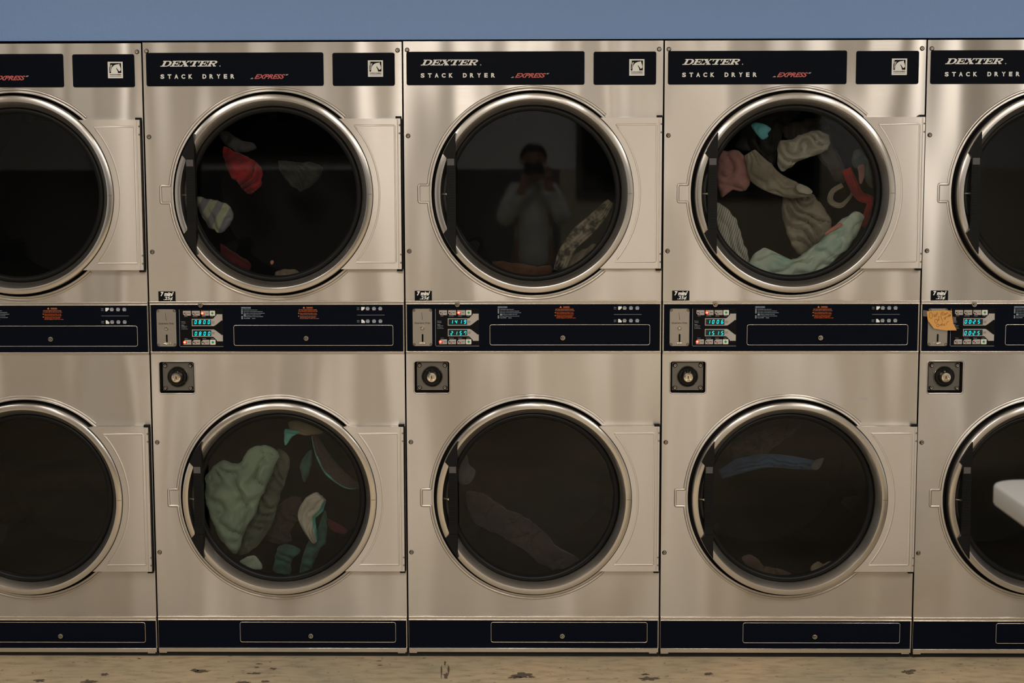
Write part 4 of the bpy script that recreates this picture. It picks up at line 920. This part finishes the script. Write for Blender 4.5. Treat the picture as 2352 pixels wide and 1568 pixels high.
def person():
    skinm = mat('skin', (0.36, 0.19, 0.13), 0.5); hair = mat('dark_hair', (0.012, 0.009, 0.007), 0.6)
    hood = fabric('light_grey_fleece', (0.82, 0.84, 0.80), (0.60, 0.62, 0.59), 9); jean = fabric('dark_jeans', (0.02, 0.025, 0.04))
    shoe = mat('black_shoe', (0.02, 0.02, 0.02), 0.5)
    X0, Yc = 0.0, -5.14
    root = empty('person', (X0, Yc, 0), 'person in grey hooded sweatshirt holding a camera, mirrored in the middle upper window', 'person')
    V = []; E_ = []; R_ = []
    def add(p, r, par=None):
        V.append(p); R_.append(r)
        if par is not None: E_.append((par, len(V)-1))
        return len(V)-1
    pel = add((0, 0, .95), .115); sp1 = add((0, .0, 1.12), .105, pel); ch = add((0, .0, 1.30), .12, sp1); nb = add((0, 0, 1.43), .075, ch)
    nk = add((0, .012, 1.50), .052, nb); hb = add((0, .030, 1.555), .060, nk); hm = add((0, .028, 1.615), .076, hb); add((0, .015, 1.660), .066, hm)
    for s in (1, -1):
        hp = add((s*.09, 0, .88), .095, pel); kn = add((s*.105, .012, .49), .060, hp); ak = add((s*.11, -.01, .10), .040, kn); add((s*.115, .11, .035), .030, ak)
        sh = add((s*.140, 0, 1.395), .050, ch); el = add((s*.185, .11, 1.215), .040, sh)
        wr = add(((.088, .165, 1.455) if s > 0 else (-.060, .185, 1.440)), .028, el)
        if s > 0: pm = add((.093, .175, 1.515), (.030, .022), wr)
        else: pm = add((-.035, .200, 1.478), (.034, .018), wr)
        # five fingers closed on the camera
        for k in range(4):
            if s > 0:
                z = 1.500+.0175*k; a = add((.098, .198, z+.004), .0105, pm); b = add((.084, .218, z+.006), .0092, a); add((.062, .217, z+.006), .0080, b)
            else:
                x = -.050+.0175*k; a = add((x+.004, .216, 1.487), .0105, pm); b = add((x+.010, .238, 1.494+.002*k), .0092, a); add((x+.012, .248, 1.510+.002*k), .0080, b)
        if s > 0: a = add((.078, .150, 1.535), .012, pm); add((.055, .148, 1.545), .010, a)
        else: a = add((-.065, .205, 1.500), .012, pm); add((-.068, .212, 1.525), .010, a)
    def face(mb):
        def ell(c, r, mm=skinm, n=12):
            rows = []
            for i in range(n+1):
                th = pi*i/n; rows.append([mb.bm.verts.new((c[0]+r[0]*sin(th)*cos(2*pi*k/16), c[1]+r[1]*sin(th)*sin(2*pi*k/16), c[2]+r[2]*cos(th))) for k in range(16)])
            for A, B in zip(rows, rows[1:]):
                for k in range(16): mb.face([A[k], A[(k+1) % 16], B[(k+1) % 16], B[k]], mm)
        ell((0, .120, 1.590), (.013, .020, .022)); ell((0, .105, 1.550), (.024, .012, .008), mat('lips', (0.30, 0.11, 0.09), .5)); ell((0, .085, 1.520), (.030, .028, .018))
        for s in (1, -1):
            ell((s*.075, .015, 1.600), (.009, .018, .030)); ell((s*.032, .100, 1.612), (.014, .010, .009), mat('eye_white', (.6, .6, .58), .2)); ell((s*.032, .107, 1.612), (.006, .005, .006), M['ink'])
            ell((s*.033, .107, 1.632), (.020, .008, .004), hair)
    skin('body', V, E_, R_, skinm, root, 2, face)
    # sweatshirt
    V2 = [(0, 0, .88), (0, 0, 1.02), (0, .0, 1.20), (0, .0, 1.34), (0, -.005, 1.43)]; E2 = [(0, 1), (1, 2), (2, 3), (3, 4)]; R2 = [.145, .135, .130, .130, .085]
    for s in (1, -1):
        w_ = (.086, .155, 1.425) if s > 0 else (-.066, .165, 1.415)
        b = len(V2); V2 += [(s*.125, -.005, 1.405), (s*.170, .06, 1.30), (s*.188, .115, 1.215), ((s*.188+w_[0])/2, (.115+w_[1])/2, (1.215+w_[2])/2), w_]
        R2 += [.070, .062, .058, .050, .042]; E2 += [(3, b), (b, b+1), (b+1, b+2), (b+2, b+3), (b+3, b+4)]
    b = len(V2); V2 += [(0, -.085, 1.47)]; R2 += [.07]; E2 += [(4, b)]
    skin('sweatshirt', V2, E2, R2, hood, root, 2)
    V3 = [(0, 0, .93), (.09, 0, .86), (.105, .01, .5), (.11, -.005, .10), (-.09, 0, .86), (-.105, .01, .5), (-.11, -.005, .10)]
    skin('jeans', V3, [(0, 1), (1, 2), (2, 3), (0, 4), (4, 5), (5, 6)], [.128, .108, .075, .062, .108, .075, .062], jean, root, 2)
    for s in (1, -1):
        skin('shoe', [(s*.112, -.05, .045), (s*.114, .03, .045), (s*.118, .13, .035), (s*.118, .16, .032)], [(0, 1), (1, 2), (2, 3)], [.042, .044, .036, .026], shoe, root, 2)
    # hair cap
    mb = MB(); rows = []
    for i in range(11):
        th = i/10*1.75; row = []
        for k in range(28):
            ph = 2*pi*k/28; lim = 1.0 if sin(ph) < .35 else .56
            t2 = th*lim; n_ = 1+.05*noise.noise(Vector((cos(ph)*3, sin(ph)*3, t2*4)))
            row.append(mb.bm.verts.new((.087*sin(t2)*cos(ph)*n_, .016+.098*sin(t2)*sin(ph)*n_, 1.622+.094*cos(t2)*n_)))
        rows.append(row)
    for A, B in zip(rows, rows[1:]):
        for k in range(28): mb.face([A[k], A[(k+1) % 28], B[(k+1) % 28], B[k]], hair)
    mb.build('hair', root, smooth=180)
    # the camera in the hands (front of the lens right behind the viewpoint)
    cr = empty('photo_camera', (CAM.x, -4.93, CAM.z), 'black compact camera held to the face of the mirrored person', 'camera')
    cr.rotation_euler.x = -PITCH
    mb = MB(); mb.prism(rrect(-.062, .062, -.036, .034, .008), -.055, -.025, M['plastic']); mb.box(-.05, .03, -.052, -.028, .034, .040, mat('silver_top', (.3, .3, .3), .3, .9)); mb.build('camera_body', cr, bevel=.002)
    mb = MB(); mb.lathe([(0.030, -.025), (.030, .012), (.027, .016), (.022, .012), (.020, .004), (0, .002)], 0, 0, M['plastic'], 36); mb.lathe([(.0285, .0165), (.0265, .0172), (.0255, .0160)], 0, 0, M['chrome'], 36); mb.build('camera_lens', cr)
person()

# stains on the floor, each with its own outline
M['stain'] = mat('dark_floor_stain', (0.10, 0.078, 0.055), 0.6)
def on_floor(x, y):
    d = FW*FPX+RT*(x-1176)-UP*(y-784); t = (0.0006-CAM.z)/d.z; return CAM+d*t
mb = MB(); random.seed(4)
def blot(x, y, rx, ry, n=22, rag=.5):
    P = []
    for i in range(n):
        a = 2*pi*i/n; k = 1+rag*(random.random()-.5)*1.6; q = on_floor(x+rx*cos(a)*k, y+ry*sin(a)*k); P.append(mb.bm.verts.new((q.x, q.y, .0006)))
    c = on_floor(x, y); c = mb.bm.verts.new((c.x, c.y, .0006))
    for i in range(n): mb.face([c, P[i], P[(i+1) % n]], M['stain'])
for s in ((463, 1541, 20, 3), (447, 1539, 8, 3), (590, 1532, 6, 1.5), (585, 1546, 14, 2.2), (628, 1535, 9, 2.2), (596, 1524, 9, 1), (1200, 1550, 22, 5), (1182, 1555, 14, 2), (1222, 1554, 9, 1.5),
          (1490, 1558, 22, 4), (1482, 1548, 9, 2), (1628, 1547, 10, 2.6), (2084, 1542, 14, 3), (2096, 1539, 7, 2), (2090, 1546, 9, 1.6), (870, 1517, 6, 1), (874, 1527, 5, 1), (240, 1548, 9, 3),
          (560, 1566, 16, 2), (610, 1564, 9, 2), (90, 1562, 12, 3), (205, 1565, 18, 3), (320, 1512, 5, 1), (1022, 1522, 2, 6), (1014, 1540, 1.6, 14), (1030, 1538, 2, 12), (1024, 1552, 5, 7)):
    blot(*s)
o = mb.build('floor_stains'); o['kind'] = 'structure'; o.name = 'stains_1'
